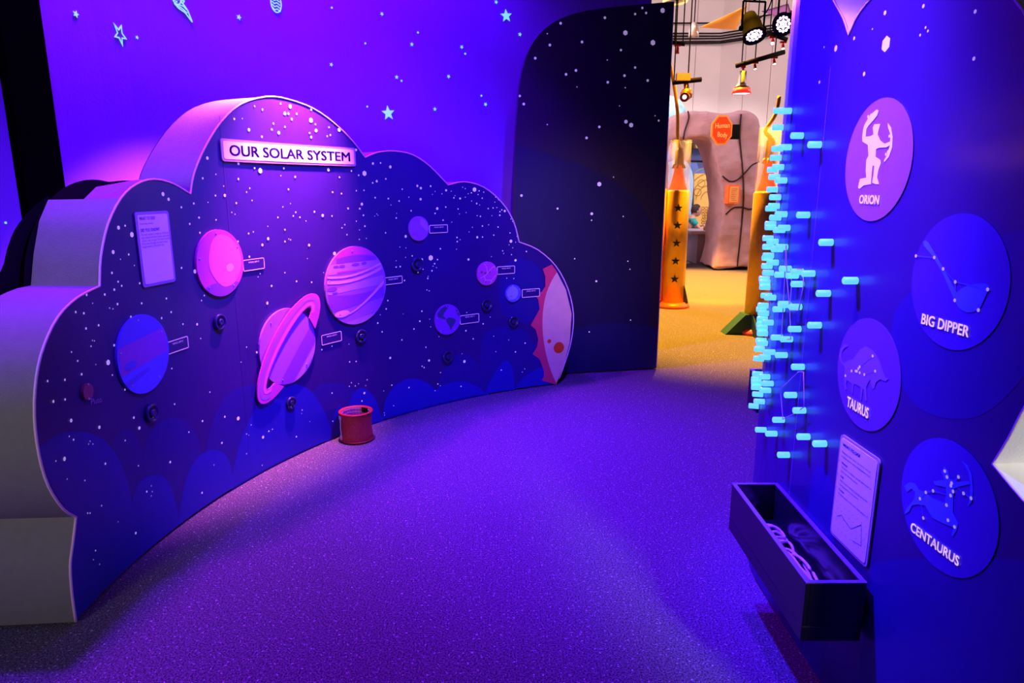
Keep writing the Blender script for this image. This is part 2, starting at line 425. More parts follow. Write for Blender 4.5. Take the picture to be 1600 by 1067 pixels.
hill([(596, 664), (602, 626), (620, 600), (646, 591), (672, 601), (688, 622), (694, 640)], m_hill, .0014)
hill([(652, 648), (672, 616), (695, 601), (722, 596), (742, 602), (756, 611), (764, 622)], m_hill, .0018)
hill([(757, 616), (768, 592), (780, 572), (792, 563), (800, 575), (803, 596), (804, 612)], m_hill, .0016)
hill([(800, 612), (818, 590), (834, 579), (849, 573), (855, 590), (860, 603)], m_hill, .0018)
# printed sun at the right end
sun = [(848, 420), (852, 432), (852, 447), (846, 456), (835, 459), (841, 468), (843, 483), (838, 492), (829, 508), (837, 515), (841, 530), (839, 542), (832, 553), (843, 561), (848, 574), (848, 586), (845, 594), (856, 597), (869, 601), (881, 570), (890, 535), (893, 490), (884, 452), (869, 423), (862, 413)]
decal(A, [px(A, sun)], .0020, 'printed_corona', m_crimson, cloud)
decal(A, [smooth(px(A, [(870, 425), (860, 442), (852, 464), (848, 490), (848, 520), (853, 553), (861, 580), (869, 599)]), 4)+px(A, [(881, 569), (890, 535), (893, 490), (884, 452)])], .0026, 'printed_sun', m_sand, cloud)
for (a, b, r) in ((873, 543, 9), (858, 533, 3.3)):
    s_, z_, t = A.hit(a, b); decal(A, [circ(s_, z_, r*t/F, 24)], .0032, 'printed_sunspot', m_spot, cloud)
# printed stars, read off enlarged crops of the panel
Z = {}
Z[(300, 130, 4.85)] = "470,173,8 530,200,9 667,153,8 740,175,17 700,228,14 727,230,10 790,230,8 752,272,10 898,280,19 932,310,7 900,200,9 1035,333,7 937,358,13 887,377,8 900,408,11 1045,392,7 1021,400,6 1112,353,15 613,305,8 700,330,8 600,350,8 654,375,13 525,405,9 427,352,13 315,270,9 377,267,5 111,567,14 347,609,12 470,643,8 513,662,21 692,644,9 1030,655,13 1205,664,7 1240,505,10 1260,697,7 1304,683,20 1368,608,10 1426,604,7 1500,634,12 1397,742,10 1366,755,7 1466,724,7 778,710,8 669,700,5 727,803,8 1114,712,7 1062,824,7 1130,836,7 1242,814,6 1300,811,6 1385,867,7 1485,874,7 1284,916,12 1268,950,8 1180,949,8 1296,1000,7 1397,990,4 1505,922,4 176,690,6 76,720,9 347,725,9 235,779,5 173,851,8 244,850,13 331,908,8 116,902,5 8,911,9 433,795,6 409,824,6 451,888,6 297,978,5 322,992,5 48,1018,9 177,1035,7 742,911,5 684,937,5 782,977,7 764,1005,7 814,1015,7 647,1016,7 860,1043,5 924,973,8 987,1002,12 1057,1005,7 1242,1045,5"
Z[(0, 300, 3.2)] = "811,10,11 839,36,9 903,76,6 965,58,6 1036,51,4 1074,18,5 1121,16,8 1179,55,5 1257,41,4 1475,101,5 1411,73,3 1450,57,3 1568,98,5 1156,100,3 1173,110,3 1386,127,4 1465,119,5 1497,126,4 1077,139,4 992,128,5 945,159,6 588,178,11 621,168,6 655,213,14 996,203,6 1240,207,5 1264,199,4 1338,233,8 1309,264,7 1422,188,5 1422,247,5 1543,265,7 1187,247,5 561,300,11 639,312,6 598,336,4 667,367,4 555,404,7 904,379,6 971,397,11 1244,323,6 1298,408,3 1288,424,3 1422,403,4 586,448,6 604,469,6 694,456,6 567,488,7 519,512,7 428,514,7 828,532,6 704,556,6 583,560,7 458,556,4 543,580,4 560,584,4 1018,517,5 1004,542,4 1355,469,6 1480,446,5 1556,451,4 1334,555,8 373,600,7 414,606,7 852,600,6 804,630,6 650,623,6 488,666,7 425,682,7 982,661,7 911,660,5 457,742,4 467,744,4 450,771,5 566,766,7 352,800,5 383,844,6 536,852,15 474,862,4 403,911,7 557,915,5 855,882,5 232,945,7 319,939,7 620,988,6 320,1037,7 261,1047,9 1281,801,6 1230,775,4 1202,850,3 1000,732,4 1046,1000,4 869,1060,5"
Z[(0, 600, 2.667)] = "217,73,9 266,64,6 292,152,9 410,180,8 554,140,6 577,183,8 724,84,5 516,22,5 871,34,3 841,154,5 934,136,5 990,143,9 922,245,5 1094,221,7 1118,196,4 1133,188,3 1044,170,3 1025,208,3 1025,290,3 1090,338,3 1128,335,3 1233,219,4 1257,108,3 784,200,4 518,235,4 302,232,5 284,218,4 371,238,3 365,250,3 383,250,3 264,312,10 228,321,4 435,332,6 573,340,4 706,325,6 889,337,3 839,453,5 275,396,4 349,402,4 608,448,5 627,424,3 631,448,3 627,466,3 419,507,4 361,538,4 371,538,4 488,574,3 562,621,6 394,694,4 385,732,3 411,751,3"
Z[(380, 330, 5.336)] = "433,10,7 414,38,8 468,50,7 590,5,8 660,37,14 736,39,7 285,50,7 519,80,5 843,111,6 820,138,6 998,33,8 938,83,4 1011,124,8 1093,40,4 1120,33,4 1109,20,4 1276,17,4 1273,56,7 966,155,5 862,195,6 965,234,5 1024,226,5 1184,179,7 1352,209,12 1303,298,4 1354,305,4 1406,372,7 1351,384,4 1272,412,4 1272,465,7 1306,461,7 343,156,8 200,125,5 81,171,7 37,186,7 203,229,14 156,279,10 340,254,7 376,230,5 391,238,5 545,282,13 757,352,16 531,394,4 341,511,5 666,510,4 568,591,5 441,583,8 231,623,8 197,766,13 1342,577,7 1203,744,7 1189,814,7 1331,855,4 1139,862,4 1119,932,8 1155,1005,7 1421,981,7 1470,916,8 1487,833,7"
Z[(360, 450, 3.953)] = "98,364,3 160,398,5 62,458,3 625,358,4 562,380,5 730,346,3 934,270,5 1057,320,5 985,431,8 734,455,5 774,453,5 842,566,4 745,584,4 732,606,4 769,604,4 789,591,3 833,602,3 825,648,8 810,697,5 995,599,5 1101,614,5 945,635,3 1006,726,3 625,648,5 630,822,4 488,824,3 405,916,5 234,882,5 257,872,3 198,919,9 97,900,3 110,908,3 124,843,3 443,753,3 437,774,3 45,804,10 93,1020,4 948,770,3 950,784,3 932,799,3"
Z[(600, 280, 5.333)] = "275,55,10 304,74,11 386,57,8 149,82,7 423,101,4 515,92,10 558,99,4 480,121,5 401,126,4 302,166,11 33,160,7 204,149,5 123,181,7 55,214,5 441,244,12 512,231,7 223,262,7 423,284,7 101,285,5 99,323,8 490,341,7 562,357,4 10,445,7 178,476,13 128,565,5 180,573,4 467,579,7 606,485,7 608,519,7 632,503,4 602,582,4 232,638,6 177,652,4 387,655,23 314,669,11 443,669,7 419,703,7 406,724,4 435,736,4 397,762,7 97,680,5 99,731,7 132,728,8 362,826,7 366,809,4 167,844,7 355,922,5 374,930,5 28,1011,7 702,668,10 893,644,4 323,750,5 281,776,6 752,86,19 726,113,6 790,97,6 829,107,5 782,127,5 699,121,4 653,67,4 675,78,4 580,155,7 590,136,4 632,160,9 615,247,6 675,149,3 728,181,4 816,157,6 770,202,7 795,214,4 866,244,6 907,239,6 929,149,5 952,171,3 922,190,4 924,203,4 939,236,4 964,270,6 980,255,6 1004,264,10 963,300,7 774,303,3 801,309,6 897,304,4 626,289,4 682,277,4 818,389,6 870,379,4 735,400,4 707,439,4 949,398,6 1048,447,5 1107,476,4 913,465,6 775,483,10 819,481,6 1056,516,14 1095,524,4 1040,546,4 987,596,5 1071,571,4 995,618,4 1061,628,5 1094,675,11 1185,601,6 1056,331,3 1069,352,4 979,753,10 1080,827,3 1021,824,3"
Z[(640, 430, 5.082)] = "141,24,6 135,117,4 153,123,4 96,286,7 79,365,7 32,426,8 157,348,4 165,409,4 452,295,4 638,331,4 582,385,6 445,440,7 503,504,6 231,486,4 127,571,6 152,676,10 414,622,4 433,684,12 243,772,5 97,722,6 113,732,6 222,863,6 242,876,3 200,916,4 406,881,6 666,483,4 786,513,3 916,538,6 839,608,6 683,606,4 913,742,4 893,768,3 726,752,5"
def starlist(keys, dd=3.0):
    out = []
    for k in keys:
        for q in Z[k].split():
            a, b, r = map(float, q.split(',')); a = k[0]+a/k[2]; b = k[1]+b/k[2]; r /= k[2]
            if all(abs(a-u)+abs(b-v) > dd for u, v, _ in out): out.append((a, b, r))
    return out
decal(A, hexes(A, starlist(list(Z))), .0034, 'printed_stars', m_star, cloud, 'stuff', step=9)
# seams between the bent boards
for sx in (716, 532, 362):
    s_, z_, t = A.hit(sx, 420 if sx > 400 else 400)
    zs = [q for q in outline]
    top = max([z2 for (s2, z2) in outline if abs(s2-s_) < .12]); decal(A, [[(s_-.0012, .015), (s_+.0012, .015), (s_+.0012, top-.04), (s_-.0012, top-.04)]], .0022, 'board_seam', m_seam, cloud)

# ---- plates, signs and knobs screwed to the cloud
def center(sf, a, b, r): s_, z_, t = sf.hit(a, b); return s_, z_, r*t/F
def screws(t, s_, z_, r, angs, off=.0125):
    for an in angs:
        bm = bmesh.new(); a, b = s_+r*.88*math.cos(an), z_+r*.88*math.sin(an); p = A.P(a, b, off); n = A.P(a, b, off+1)-p
        lathe(bm, [(.0048, 0), (.0045, .0018), (.002, .0028), (0, .0029)], p, 10, n); mk('screw', bm, m_screw, t)
def disc(a, b, r, mat, label, name='planet_plate', angs=None):
    s_, z_, R = center(A, a, b, r)
    t = thing(name, A.P(s_, z_, 0), label, 'planet', None)
    slab(A, circ(s_, z_, R, 48), .001, .012, 'disc', mat, t, step=.2)
    screws(t, s_, z_, R, angs or [.5, 1.65, 2.9, 4.0, 5.3])
    return t, s_, z_, R
def band(t, s_, z_, R, f1, f2, mat, off=.0128, name='printed_band', x0=-1, x1=1):
    n = 28; up, dn = [], []
    for i in range(n+1):
        x = x0+(x1-x0)*i/n; c = math.sqrt(max(0, .985-x*x)); hi = min(f2(x), c); lo = max(f1(x), -c)
        if hi <= lo: continue
        up.append((s_+x*R, z_+hi*R)); dn.append((s_+x*R, z_+lo*R))
    polys = [[dn[i], dn[i+1], up[i+1], up[i]] for i in range(len(up)-1)]
    decal(A, polys, off, name, mat, t)
# big rose planet
t, s_, z_, R = disc(341, 411, 52, m_mag, 'large rose-pink planet disc with a lighter oval, upper left of the cloud panel')
decal(A, [smooth([(s_+x*R, z_+y*R) for x, y in ((-.35, .55), (0, .84), (.5, .72), (.85, .3), (.86, -.2), (.55, -.62), (.1, -.72), (-.28, -.45), (-.5, 0))], 5, True)], .0130, 'printed_shape', m_mag2, t)
decal(A, [smooth([(s_+x*R, z_+y*R) for x, y in ((.25, -.1), (.45, -.05), (.55, -.18), (.4, -.3), (.25, -.25))], 4, True)], .0138, 'printed_shape', m_pk, t)
band(t, s_, z_, R, lambda x: -2, lambda x: -.55-.2*x*x, m_vio)
# blue planet
t, s_, z_, R = disc(220, 553, 62, m_blu2, 'large blue planet disc banded violet, lower left beside the info sheet')
band(t, s_, z_, R, lambda x: .42+.10*x, lambda x: 2, m_blu)
band(t, s_, z_, R, lambda x: -.25+.12*x, lambda x: .42+.10*x, m_vio, .0126)
band(t, s_, z_, R, lambda x: -.5+.25*x, lambda x: -.38+.18*x, m_blu, .0129, x0=-.9, x1=.2)
decal(A, [circ(s_-.55*R, z_-.16*R, .11*R, 20, rx=.25*R)], .0134, 'printed_spot', m_blu, t)
# ringed planet
s_, z_, R = center(A, 447, 541, 60)
t = thing('ringed_planet_plate', A.P(s_, z_, 0), 'lilac ringed planet plate with a tilted pink ring, left of centre on the cloud panel', 'planet')
slab(A, circ(s_, z_, R, 48), .001, .012, 'disc', m_lil, t, step=.2)
ca, sa = math.cos(math.radians(46)), math.sin(math.radians(46))
def ell(rx, ry, n=56): return [(s_+R*(rx*math.cos(a)*ca-ry*math.sin(a)*sa), z_+R*(rx*math.cos(a)*sa+ry*math.sin(a)*ca)) for a in [2*PI*i/n for i in range(n)]]
for k_, (u0, u1, mt) in enumerate(((-.75, -.35, m_vio), (-.95, -.80, m_lil2), (.25, .62, m_vio))):
    polys = []
    for i in range(20):
        v0, v1 = -.98+i*.098, -.98+(i+1)*.098
        def cl(u, v):
            m_ = math.sqrt(max(0, .97-v*v)); u_ = max(-m_, min(m_, u+.25*(1-v*v)*0)); return (s_+R*(v*ca-u_*sa), z_+R*(v*sa+u_*ca))
        polys.append([cl(u0, v0), cl(u0, v1), cl(u1, v1), cl(u1, v0)])
    polys = [p for p in polys if abs((p[0][0]-p[2][0])*(p[1][1]-p[3][1])-(p[1][0]-p[3][0])*(p[0][1]-p[2][1])) > 1e-7]
    decal(A, polys, .0126, 'printed_band', mt, t)
# ring: full annulus, the far half covered by the globe is left open
def arcring(o, i_, a0, a1, n=44, ex=0):
    O = [(s_+R*(o[0]*math.cos(a)*ca-o[1]*math.sin(a)*sa), z_+R*(o[0]*math.cos(a)*sa+o[1]*math.sin(a)*ca)) for a in [a0-ex+(a1-a0+2*ex)*k/n for k in range(n+1)]]
    I = [(s_+R*(i_[0]*math.cos(a)*ca-i_[1]*math.sin(a)*sa), z_+R*(i_[0]*math.cos(a)*sa+i_[1]*math.sin(a)*ca)) for a in [a0+(a1-a0)*k/n for k in range(n+1)]]
    return O+I[::-1]
slab(A, arcring((1.66, .60), (1.26, .24), math.radians(-37), math.radians(217), ex=math.radians(20)), .013, .019, 'ring', m_mag, t, step=.3)
decal(A, [arcring((1.56, .52), (1.46, .42), math.radians(-28), math.radians(208))], .0196, 'ring_band', m_lil, t)
decal(A, [arcring((1.40, .36), (1.30, .27), math.radians(-28), math.radians(208))], .0196, 'ring_band', m_mag2, t)
screws(t, s_, z_, R, [2.2, 5.5, 4.4])
# large banded planet
t, s_, z_, R = disc(554, 446, 61, m_lil, 'largest planet disc, purple with pale pink stripes, centre of the cloud panel')
band(t, s_, z_, R, lambda x: .74+.1*x*x*0, lambda x: 2, m_mag, .0124)
band(t, s_, z_, R, lambda x: .60, lambda x: .78-.18*x*x, m_vio, .0128, x0=-.6, x1=.7)
band(t, s_, z_, R, lambda x: .35, lambda x: .60, m_lil2, .0126)
for (u, v, a, b) in ((-.62, .54, .09, .03), (-.42, .535, .10, .035), (.02, .54, .13, .035), (.30, .55, .09, .035)): decal(A, [circ(s_+u*R, z_+v*R, b*R, 16, rx=a*R)], .0134, 'printed_spot', m_vio, t)
band(t, s_, z_, R, lambda x: .375, lambda x: .41, m_mag, .0132, x0=-.6, x1=.7)
band(t, s_, z_, R, lambda x: .235+.13*(x+.4)**2*1.2, lambda x: .29+.13*(x+.4)**2*1.2, m_pk, .0134)
band(t, s_, z_, R, lambda x: .10+.15*(x+.4)**2, lambda x: .175+.15*(x+.4)**2, m_pk, .0134)
band(t, s_, z_, R, lambda x: -.10+.05*x, lambda x: .08+.12*x, m_lil2, .0126)
band(t, s_, z_, R, lambda x: -.50+.1*x, lambda x: -.22+.12*(x)**2, m_vio, .0126)
for (u, v, a, b) in ((-.78, .0, .16, .055), (-.70, -.10, .10, .02)): decal(A, [circ(s_+u*R, z_+v*R, b*R, 16, rx=a*R)], .0134, 'printed_spot', m_vio, t)
band(t, s_, z_, R, lambda x: -.71+.5*(x+.3)**1.4 if x > -.3 else -.71, lambda x: -.67+.55*(x+.3)**1.4 if x > -.3 else -.67, m_pk, .0136, x0=-.3, x1=.93)
decal(A, [circ(s_-.50*R, z_-.66*R, .085*R, 20, rx=.25*R)], .0140, 'printed_spot', m_pk, t)
band(t, s_, z_, R, lambda x: -2, lambda x: -.86+.12*x, m_lil2, .0126)
# small ones
t, s_, z_, R = disc(653, 357, 19, m_lil, 'small lilac planet disc with a pale facet, above the tag nearest the top right')
decal(A, [[(s_+x*R, z_+y*R) for x, y in ((.2, .85), (.62, .62), (.9, .1), (.85, -.3), (.35, .1), (.1, .35))]], .0132, 'printed_shape', m_lil2, t)
t, s_, z_, R = disc(760, 427, 18.5, m_mag, 'small magenta planet disc crossed by pink cracks, right side of the cloud panel')
cr = [[(-.7, -.35), (-.3, -.2), (.05, .05), (.5, .5), (.75, .55)], [(.05, .05), (-.1, .6), (-.3, .85)], [(-.3, -.2), (-.2, -.55), (.4, -.6), (.85, -.2)], [(-.2, -.55), (-.35, -.8)], [(.4, -.6), (.3, -.9)]]
decal(A, [p for c in cr for p in stroke([(s_+x*R, z_+y*R) for x, y in c], .05*R)], .0134, 'printed_crack', m_pk, t)
for x, y in ((.2, .12), (-.55, .15), (-.25, -.68), (-.2, .05)): decal(A, [circ(s_+x*R, z_+y*R, .1*R, 12, rx=.13*R)], .0130, 'printed_spot', m_pluto, t)
t, s_, z_, R = disc(801, 458, 13.5, m_blu2, 'smallest pale blue planet disc, beside the printed sun')
decal(A, [circ(s_-.12*R, z_+.05*R, .78*R, 32, rx=.74*R)], .0130, 'printed_shape', m_pale, t)
decal(A, [circ(s_-.3*R, z_-.3*R, .05*R, 12, rx=.2*R)], .0136, 'printed_spot', m_blu, t)
t, s_, z_, R = disc(698, 499, 24, m_vio, 'earth disc with violet seas and slate grey continents, lower right of the cloud panel')
decal(A, [[(s_+x*R, z_+y*R) for x, y in q] for q in (((-.55, .75), (-.2, .9), (.1, .95), (-.05, .7), (-.25, .5), (-.35, .3), (-.15, .1), (-.2, .05), (-.5, .15), (-.75, .25), (-.8, .5)), ((-.15, .05), (.1, .15), (.45, .05), (.65, -.1), (.5, -.35), (.3, -.6), (.22, -.75), (.1, -.4), (-.1, -.15)), ((.6, .65), (.8, .5), (.92, .3), (.9, .1), (.75, .3)))], .0134, 'printed_continent', m_slate, t)
t, s_, z_, R = disc(133, 612, 13, m_pluto, 'tiny dark red disc by the panel\'s left edge', 'planet_plate', [1.5, 4.5])
q = A.hit(141, 632); q2 = A.hit(158, 628); text(on(A, .0036), 'Pluto', 'printed_name', m_lil2, cloud, q[0], q2[0], q[1], .022, q2[1], bold=.01)
# name tags
tags = [((378, 404), (412, 422), 'right of the large rose-pink planet'), ((259, 529), (293, 549), 'right of the large blue planet'),
        ((501, 520), (533, 536), 'right of the ringed planet'), ((598, 432), (628, 444), 'right of the largest striped planet'),
        ((670, 351), (699, 364), 'right of the small lilac planet'), ((776, 415.5), (804, 428), 'right of the small magenta planet'),
        ((815, 451), (843, 464), 'between the pale blue planet and the printed sun'), ((718, 491), (748, 505), 'right of the earth disc')]
for (a, b), (c, d), wh in tags:
    s0, z1, _ = A.hit(a, (b+d)/2); s1, _, _ = A.hit(c, (b+d)/2)
    _, zt, _ = A.hit((a+c)/2, b); _, zb, _ = A.hit((a+c)/2, d)
    t = thing('name_tag', A.P((s0+s1)/2, (zt+zb)/2, 0), 'small dark tag with a pink outline, '+wh, 'tag', 'planet name tags on the cloud panel')
    slab(A, rrect(s0, zb, s1, zt, .006), .0038, .0052, 'plate', m_navy, t)
    o_, i_ = rrect(s0, zb, s1, zt, .008), rrect(s0+.0042, zb+.0042, s1-.0042, zt-.0042, .004)
    decal(A, ringpolys(o_, i_), .0058, 'outline', m_line, t)
    w_ = s1-s0; text(on(A, .0058), 'WHO AM I?', 'lettering', m_line, t, s0+.26*w_, s1-.24*w_, zt-.0165-.004, .0085, bold=.0)
# knobs
for (a, b, r, wh) in ((341, 503, 13, 'below the large rose-pink planet'), (234, 645, 15, 'below the large blue planet, blackest of them'), (453, 629, 10, 'on the blue hill below the ringed planet'), (563, 525, 11, 'below the largest striped planet'), (651, 413, 11.5, 'below the small lilac planet'), (760, 476, 10, 'below the small magenta planet'), (699, 557, 10, 'below the earth disc'), (802, 502, 9, 'below the pale blue planet')):
    s_, z_, R = center(A, a, b, r); p = A.P(s_, z_, .0036); n = A.P(s_, z_, 1)-A.P(s_, z_, 0)
    t = thing('push_knob', p, 'round navy press knob '+wh, 'knob', 'press knobs on the cloud panel')
    bm = bmesh.new(); lathe(bm, [(R, 0), (R, .008), (R*.92, .014), (R*.75, .014), (R*.68, .006), (0, .006)], p, 32, n); mk('collar', bm, m_rubberknob, t, True)
    bm = bmesh.new(); lathe(bm, [(R*.42, .006), (R*.42, .014), (R*.34, .018), (R*.2, .0165), (0, .016)], p, 24, n); mk('button', bm, m_rubberknob, t, True)
# big sign
s0, _, _ = A.hit(343, 230); s1, _, _ = A.hit(554, 250); zt = A.hit(343, 210)[1]; zb = A.hit(346, 249)[1]; zt = (zt+A.hit(553, 236)[1])/2; zb = (zb+A.hit(553, 262)[1])/2
t = thing('title_sign', A.P((s0+s1)/2, zb, 0), 'white title sign reading OUR SOLAR SYSTEM on the cloud panel\'s tallest lobe', 'sign')
slab(A, rrect(s0, zb, s1, zt, .014), .0036, .010, 'backing', m_clear, t)
slab(A, rrect(s0+.012, zb+.011, s1-.012, zt-.011, .009), .010, .0115, 'face', m_white, t)
w_ = s1-s0; h_ = zt-zb
text(on(A, .0122), 'OUR SOLAR SYSTEM', 'lettering', m_ink, t, s0+.052*w_, s1-.045*w_, zb+.27*h_, .47*h_, bold=.026)
# info sheet
s0 = A.hit(214, 390)[0]; s1 = A.hit(267, 390)[0]; zt = (A.hit(212, 332)[1]+A.hit(262, 328)[1])/2; zb = (A.hit(221, 452)[1]+A.hit(270, 438)[1])/2
t = thing('info_sheet', A.P((s0+s1)/2, zb, 0), 'tall white instruction sheet with violet border on the left of the cloud panel', 'sign')
slab(A, rrect(s0, zb, s1, zt, .014), .0036, .008, 'backing', m_clear, t)
slab(A, rrect(s0+.012, zb+.012, s1-.012, zt-.012, .008), .008, .0095, 'face', m_white, t)
w_ = s1-s0; bmt = bmesh.new()
for (ln, u0, u1, v, h, bd) in (('WHAT TO DO?', .1, .56, .945-.04, .013, .03), ('Name the planets.', .1, .5, .945-.10, .008, .0), ('DID YOU KNOW?', .1, .66, .75, .013, .03),
    ('The solar system is made up of the sun,', .1, .93, .70, .0085, 0), ('eight planets and their moons, asteroids,', .1, .93, .66, .0085, 0), ('comets, dust, and gas. The dwarf worlds', .1, .93, .62, .0085, 0), ('lie out near the edge and travel in slow', .1, .86, .58, .0085, 0), ('loops about it like the rest.', .1, .76, .54, .0085, 0)):
    text(on(A, .0102), ln, 'lettering', m_ink, t, s0+u0*w_, s0+u1*w_, zb+v*(zt-zb)-.004, h, bold=bd, bm=bmt)
fixn(bmt, None); mk('lettering', bmt, m_vio, t)

# ------------------------------------------------------------------ glow stickers on the blue wall
def wsticker(name, polys, a, b, label, cat='sticker', grp='glow stickers on the blue wall'):
    s_, z_, t_ = W.hit(a, b); bm = bmesh.new()
    for p in polys:
        n0 = len(bm.verts); flat(bm, p)
    r = bmesh.ops.extrude_face_region(bm, geom=bm.faces[:]); vs_ = [v for v in r['geom'] if isinstance(v, bmesh.types.BMVert)]
    low = set(v for v in bm.verts)-set(vs_)
    for v in vs_: v.co.z = 1
    for v in bm.verts: v.co = W.P(v.co.x, v.co.y, .004 if v.co.z > .5 else .001)
    bmesh.ops.recalc_face_normals(bm, faces=bm.faces)
    p = W.P(s_, z_, .001); o = mk(name, bm, m_glow, org=p); return tag(o, label, cat, grp)
def star(s_, z_, R, rot=.1, k=.42): return [(s_+R*(1 if i % 2 == 0 else k)*math.sin(rot+PI*i/5), z_+R*(1 if i % 2 == 0 else k)*math.cos(rot+PI*i/5)) for i in range(10)]
def wpos(a, b): return W.hit(a, b)
for (a, b, r, lb) in ((1163, 99, 40, 'large green glow star high on the blue wall near the tall dark panel'), (425, 707, 46, 'large cyan glow star just above the notch right of the title sign')):
    a = 500+a/4; b /= 4; s_, z_, t_ = wpos(a, b); wsticker('glow_star', [star(s_, z_, r/4*t_/F, -.1)], a, b, lb)
small = [(1100, 13, 'small glow star above the large green star'), (1249, 215, 'small glow star right of and below the large green star, by the tall dark panel'), (386, 87, 'small glow star high above the middle notch of the cloud'), (573, 277, 'small glow star below a lone dot, centre top of the wall'), (885, 294, 'small glow star with a dot at its lower right, left of the dark panel'), (69, 404, 'small glow star above the right shoulder of the cloud dome'), (478, 482, 'small glow star with a dot close at its right, mid wall'), (803, 478, 'small lone glow star right of the middle of the wall'), (717, 682, 'small lone glow star level with the large cyan star'), (1034, 652, 'small glow star nearest the tall dark panel\'s left edge')]
for a, b, lb in small:
    a = 500+a/4; b = b/4; s_, z_, t_ = wpos(a, b); wsticker('glow_star', [star(s_, z_, 3.2*t_/F, random.random())], a, b, lb)
for a, b, r, lb in ((377, 70, 5.6, 'glow star at upper left by the black pillar'), (1193, 86, 4.4, 'small glow star between the comet and the planet sticker'), (683, 187, 3, 'tiny glow star right of the outlined star')):
    a /= 3.2; b /= 3.2; s_, z_, t_ = wpos(a, b); wsticker('glow_star', [star(s_, z_, r*t_/F, .3)], a, b, lb)
for a, b, lb in ((72, 48, 'glow dot at top, nearest above the cloud dome'), (611, 203, 'lone glow dot above a small star, centre top'), (282, 271, 'lone glow dot above the cloud\'s second lobe'), (907, 336, 'glow dot under a small star, left of the dark panel'), (508, 505, 'glow dot just right of a small star, mid wall'), (1008, 598, 'glow dot just above the star nearest the dark panel'), (294, 666, 'glow dot left of the large cyan star')):
    a = 500+a/4; b = b/4; s_, z_, t_ = wpos(a, b); wsticker('glow_dot', [circ(s_, z_, 1.5*t_/F, 12)], a, b, lb)
s_, z_, t_ = wpos(8, 348); wsticker('glow_dot', [circ(s_, z_, 1.8*t_/F, 12)], 8, 348, 'lone glow dot left of the black pillar')
# outlined star
s_, z_, t_ = wpos(187, 54); k_ = t_/F
so = [(s_+x*k_, z_+y*k_) for x, y in ((-9.5, 15.5), (-2, 8), (4.5, 15.5), (4.5, 3), (11.5, -5), (3, -5.5), (2.5, -17.5), (-3, -6), (-11, -5.5), (-5, 2))]
si = [(s_+(x-s_)*.68, z_+(y-z_)*.68) for x, y in so]
wsticker('glow_star_outline', ringpolys(so, si), 187, 54, 'hollow outlined cyan glow star at upper left of the blue wall')
# comet
s_, z_, t_ = wpos(284, 10); k_ = t_/F
def cs(pts): return [(s_+x*k_, z_+y*k_) for x, y in pts]
wsticker('glow_comet', ringpolys(cs(circ(-8, 8, 7.5, 20)), cs(circ(-8, 8, 5.8, 20)))+[cs(circ(x, y, 1.5, 8)) for x, y in ((-10, 11), (-6, 9), (-9, 5), (-5, 12), (-12, 7))]+stroke(cs([(-13, 2), (-6, -4), (4, -8), (15, -20)]), 1.8*k_)+stroke(cs([(15, -20), (9, -4), (4, 2), (-1, 7)]), 1.8*k_)+stroke(cs([(-9, 0), (0, -3), (8, -8)]), 1.5*k_)+stroke(cs([(-5, 1), (2, 1), (7, -3)]), 1.5*k_)+stroke(cs([(0, 9), (5, 9), (2, 5)]), 1.5*k_), 284, 10, 'cyan glow comet with streaming tail at the top edge of the blue wall')
s_, z_, t_ = wpos(431, 5); k_ = t_/F
wsticker('glow_planet', ringpolys(cs(circ(0, 0, 14, 28, rx=9.5)), cs(circ(0, 0, 12.4, 28, rx=8)))+[p for j in range(-2, 3) for p in stroke(cs([(-7, 4.5*j+2), (-3, 4.5*j-1), (1, 4.5*j+1), (6.5, 4.5*j-2)]), 1.5*k_)], 431, 5, 'cyan glow planet with wavy stripes at the top edge above the dome')
# black pillar on the wall
p1 = ray(30, 200); p2 = ray(80, 160)
Wp = W.offset(.05); u0 = Wp.hit(28, 200)[0]; u1 = Wp.hit(86, 160)[0]
slab(W, [(u0, 0), (u1, 0), (u1, 4.25), (u0, 4.25)], .001, .05, 'trim_1', m_void)['kind'] = 'structure'

# ------------------------------------------------------------------ tall dark panel by the doorway
ga, gb = ground(1025, 577), ground(880, 585); dr = (ga-gb).normalized()
D = Surf([(gb-dr*1.6).xy[:], ga.xy[:]] if False else [((gb-dr*1.6).x, (gb-dr*1.6).y), ((gb+ga).x/2, (gb+ga).y/2), ((ga+dr*.05).x, (ga+dr*.05).y)])
ou = [(1053, 2), (1000, 7), (950, 12), (905, 19), (868, 33), (842, 54), (825, 82), (814, 122), (808, 180), (804, 250), (801, 320)]
q = px(D, ou); s1 = D.hit(1025, 577)[0]; q[0] = (s1, q[0][1])
q = [q[0]]+smooth(q[1:], 3); q = [(s1, .01)]+q+[(q[-1][0], .01)]
dark = thing('tall_dark_panel', D.P(s1-.5, 0, -.03), 'tall black star-printed panel with one rounded top corner beside the bright doorway', 'display panel')
slab(D, q, -.06, 0, 'board', m_navy, dark, step=5)
dark.children[0].data.materials[0] = M('printed_near_black_vinyl', (.022, .012, .030), .42, .1, 3, coat=.12)
bm = bmesh.new(); box(bm, 0, 0, 0, .006, .062, q[1][1]-.01); 
for v in bm.verts:
    c = v.co.copy(); v.co = D.P(s1+c.x, c.z+.01, -c.y+.001)
mk('edge_strip', bm, M('pale_edge_strip', (.6, .42, .42), .5), dark)
m_dh = M('printed_midnight_swell', (.010, .008, .075), .42, .05)
def dhill(pts, floor_=True):
    h = smooth(px(D, pts), 4)
    if floor_: h += [(h[-1][0], .012), (h[0][0], .012)]
    decal(D, [h], .0006 if floor_ == 1 else .0006, 'printed_swell', m_dh, dark)
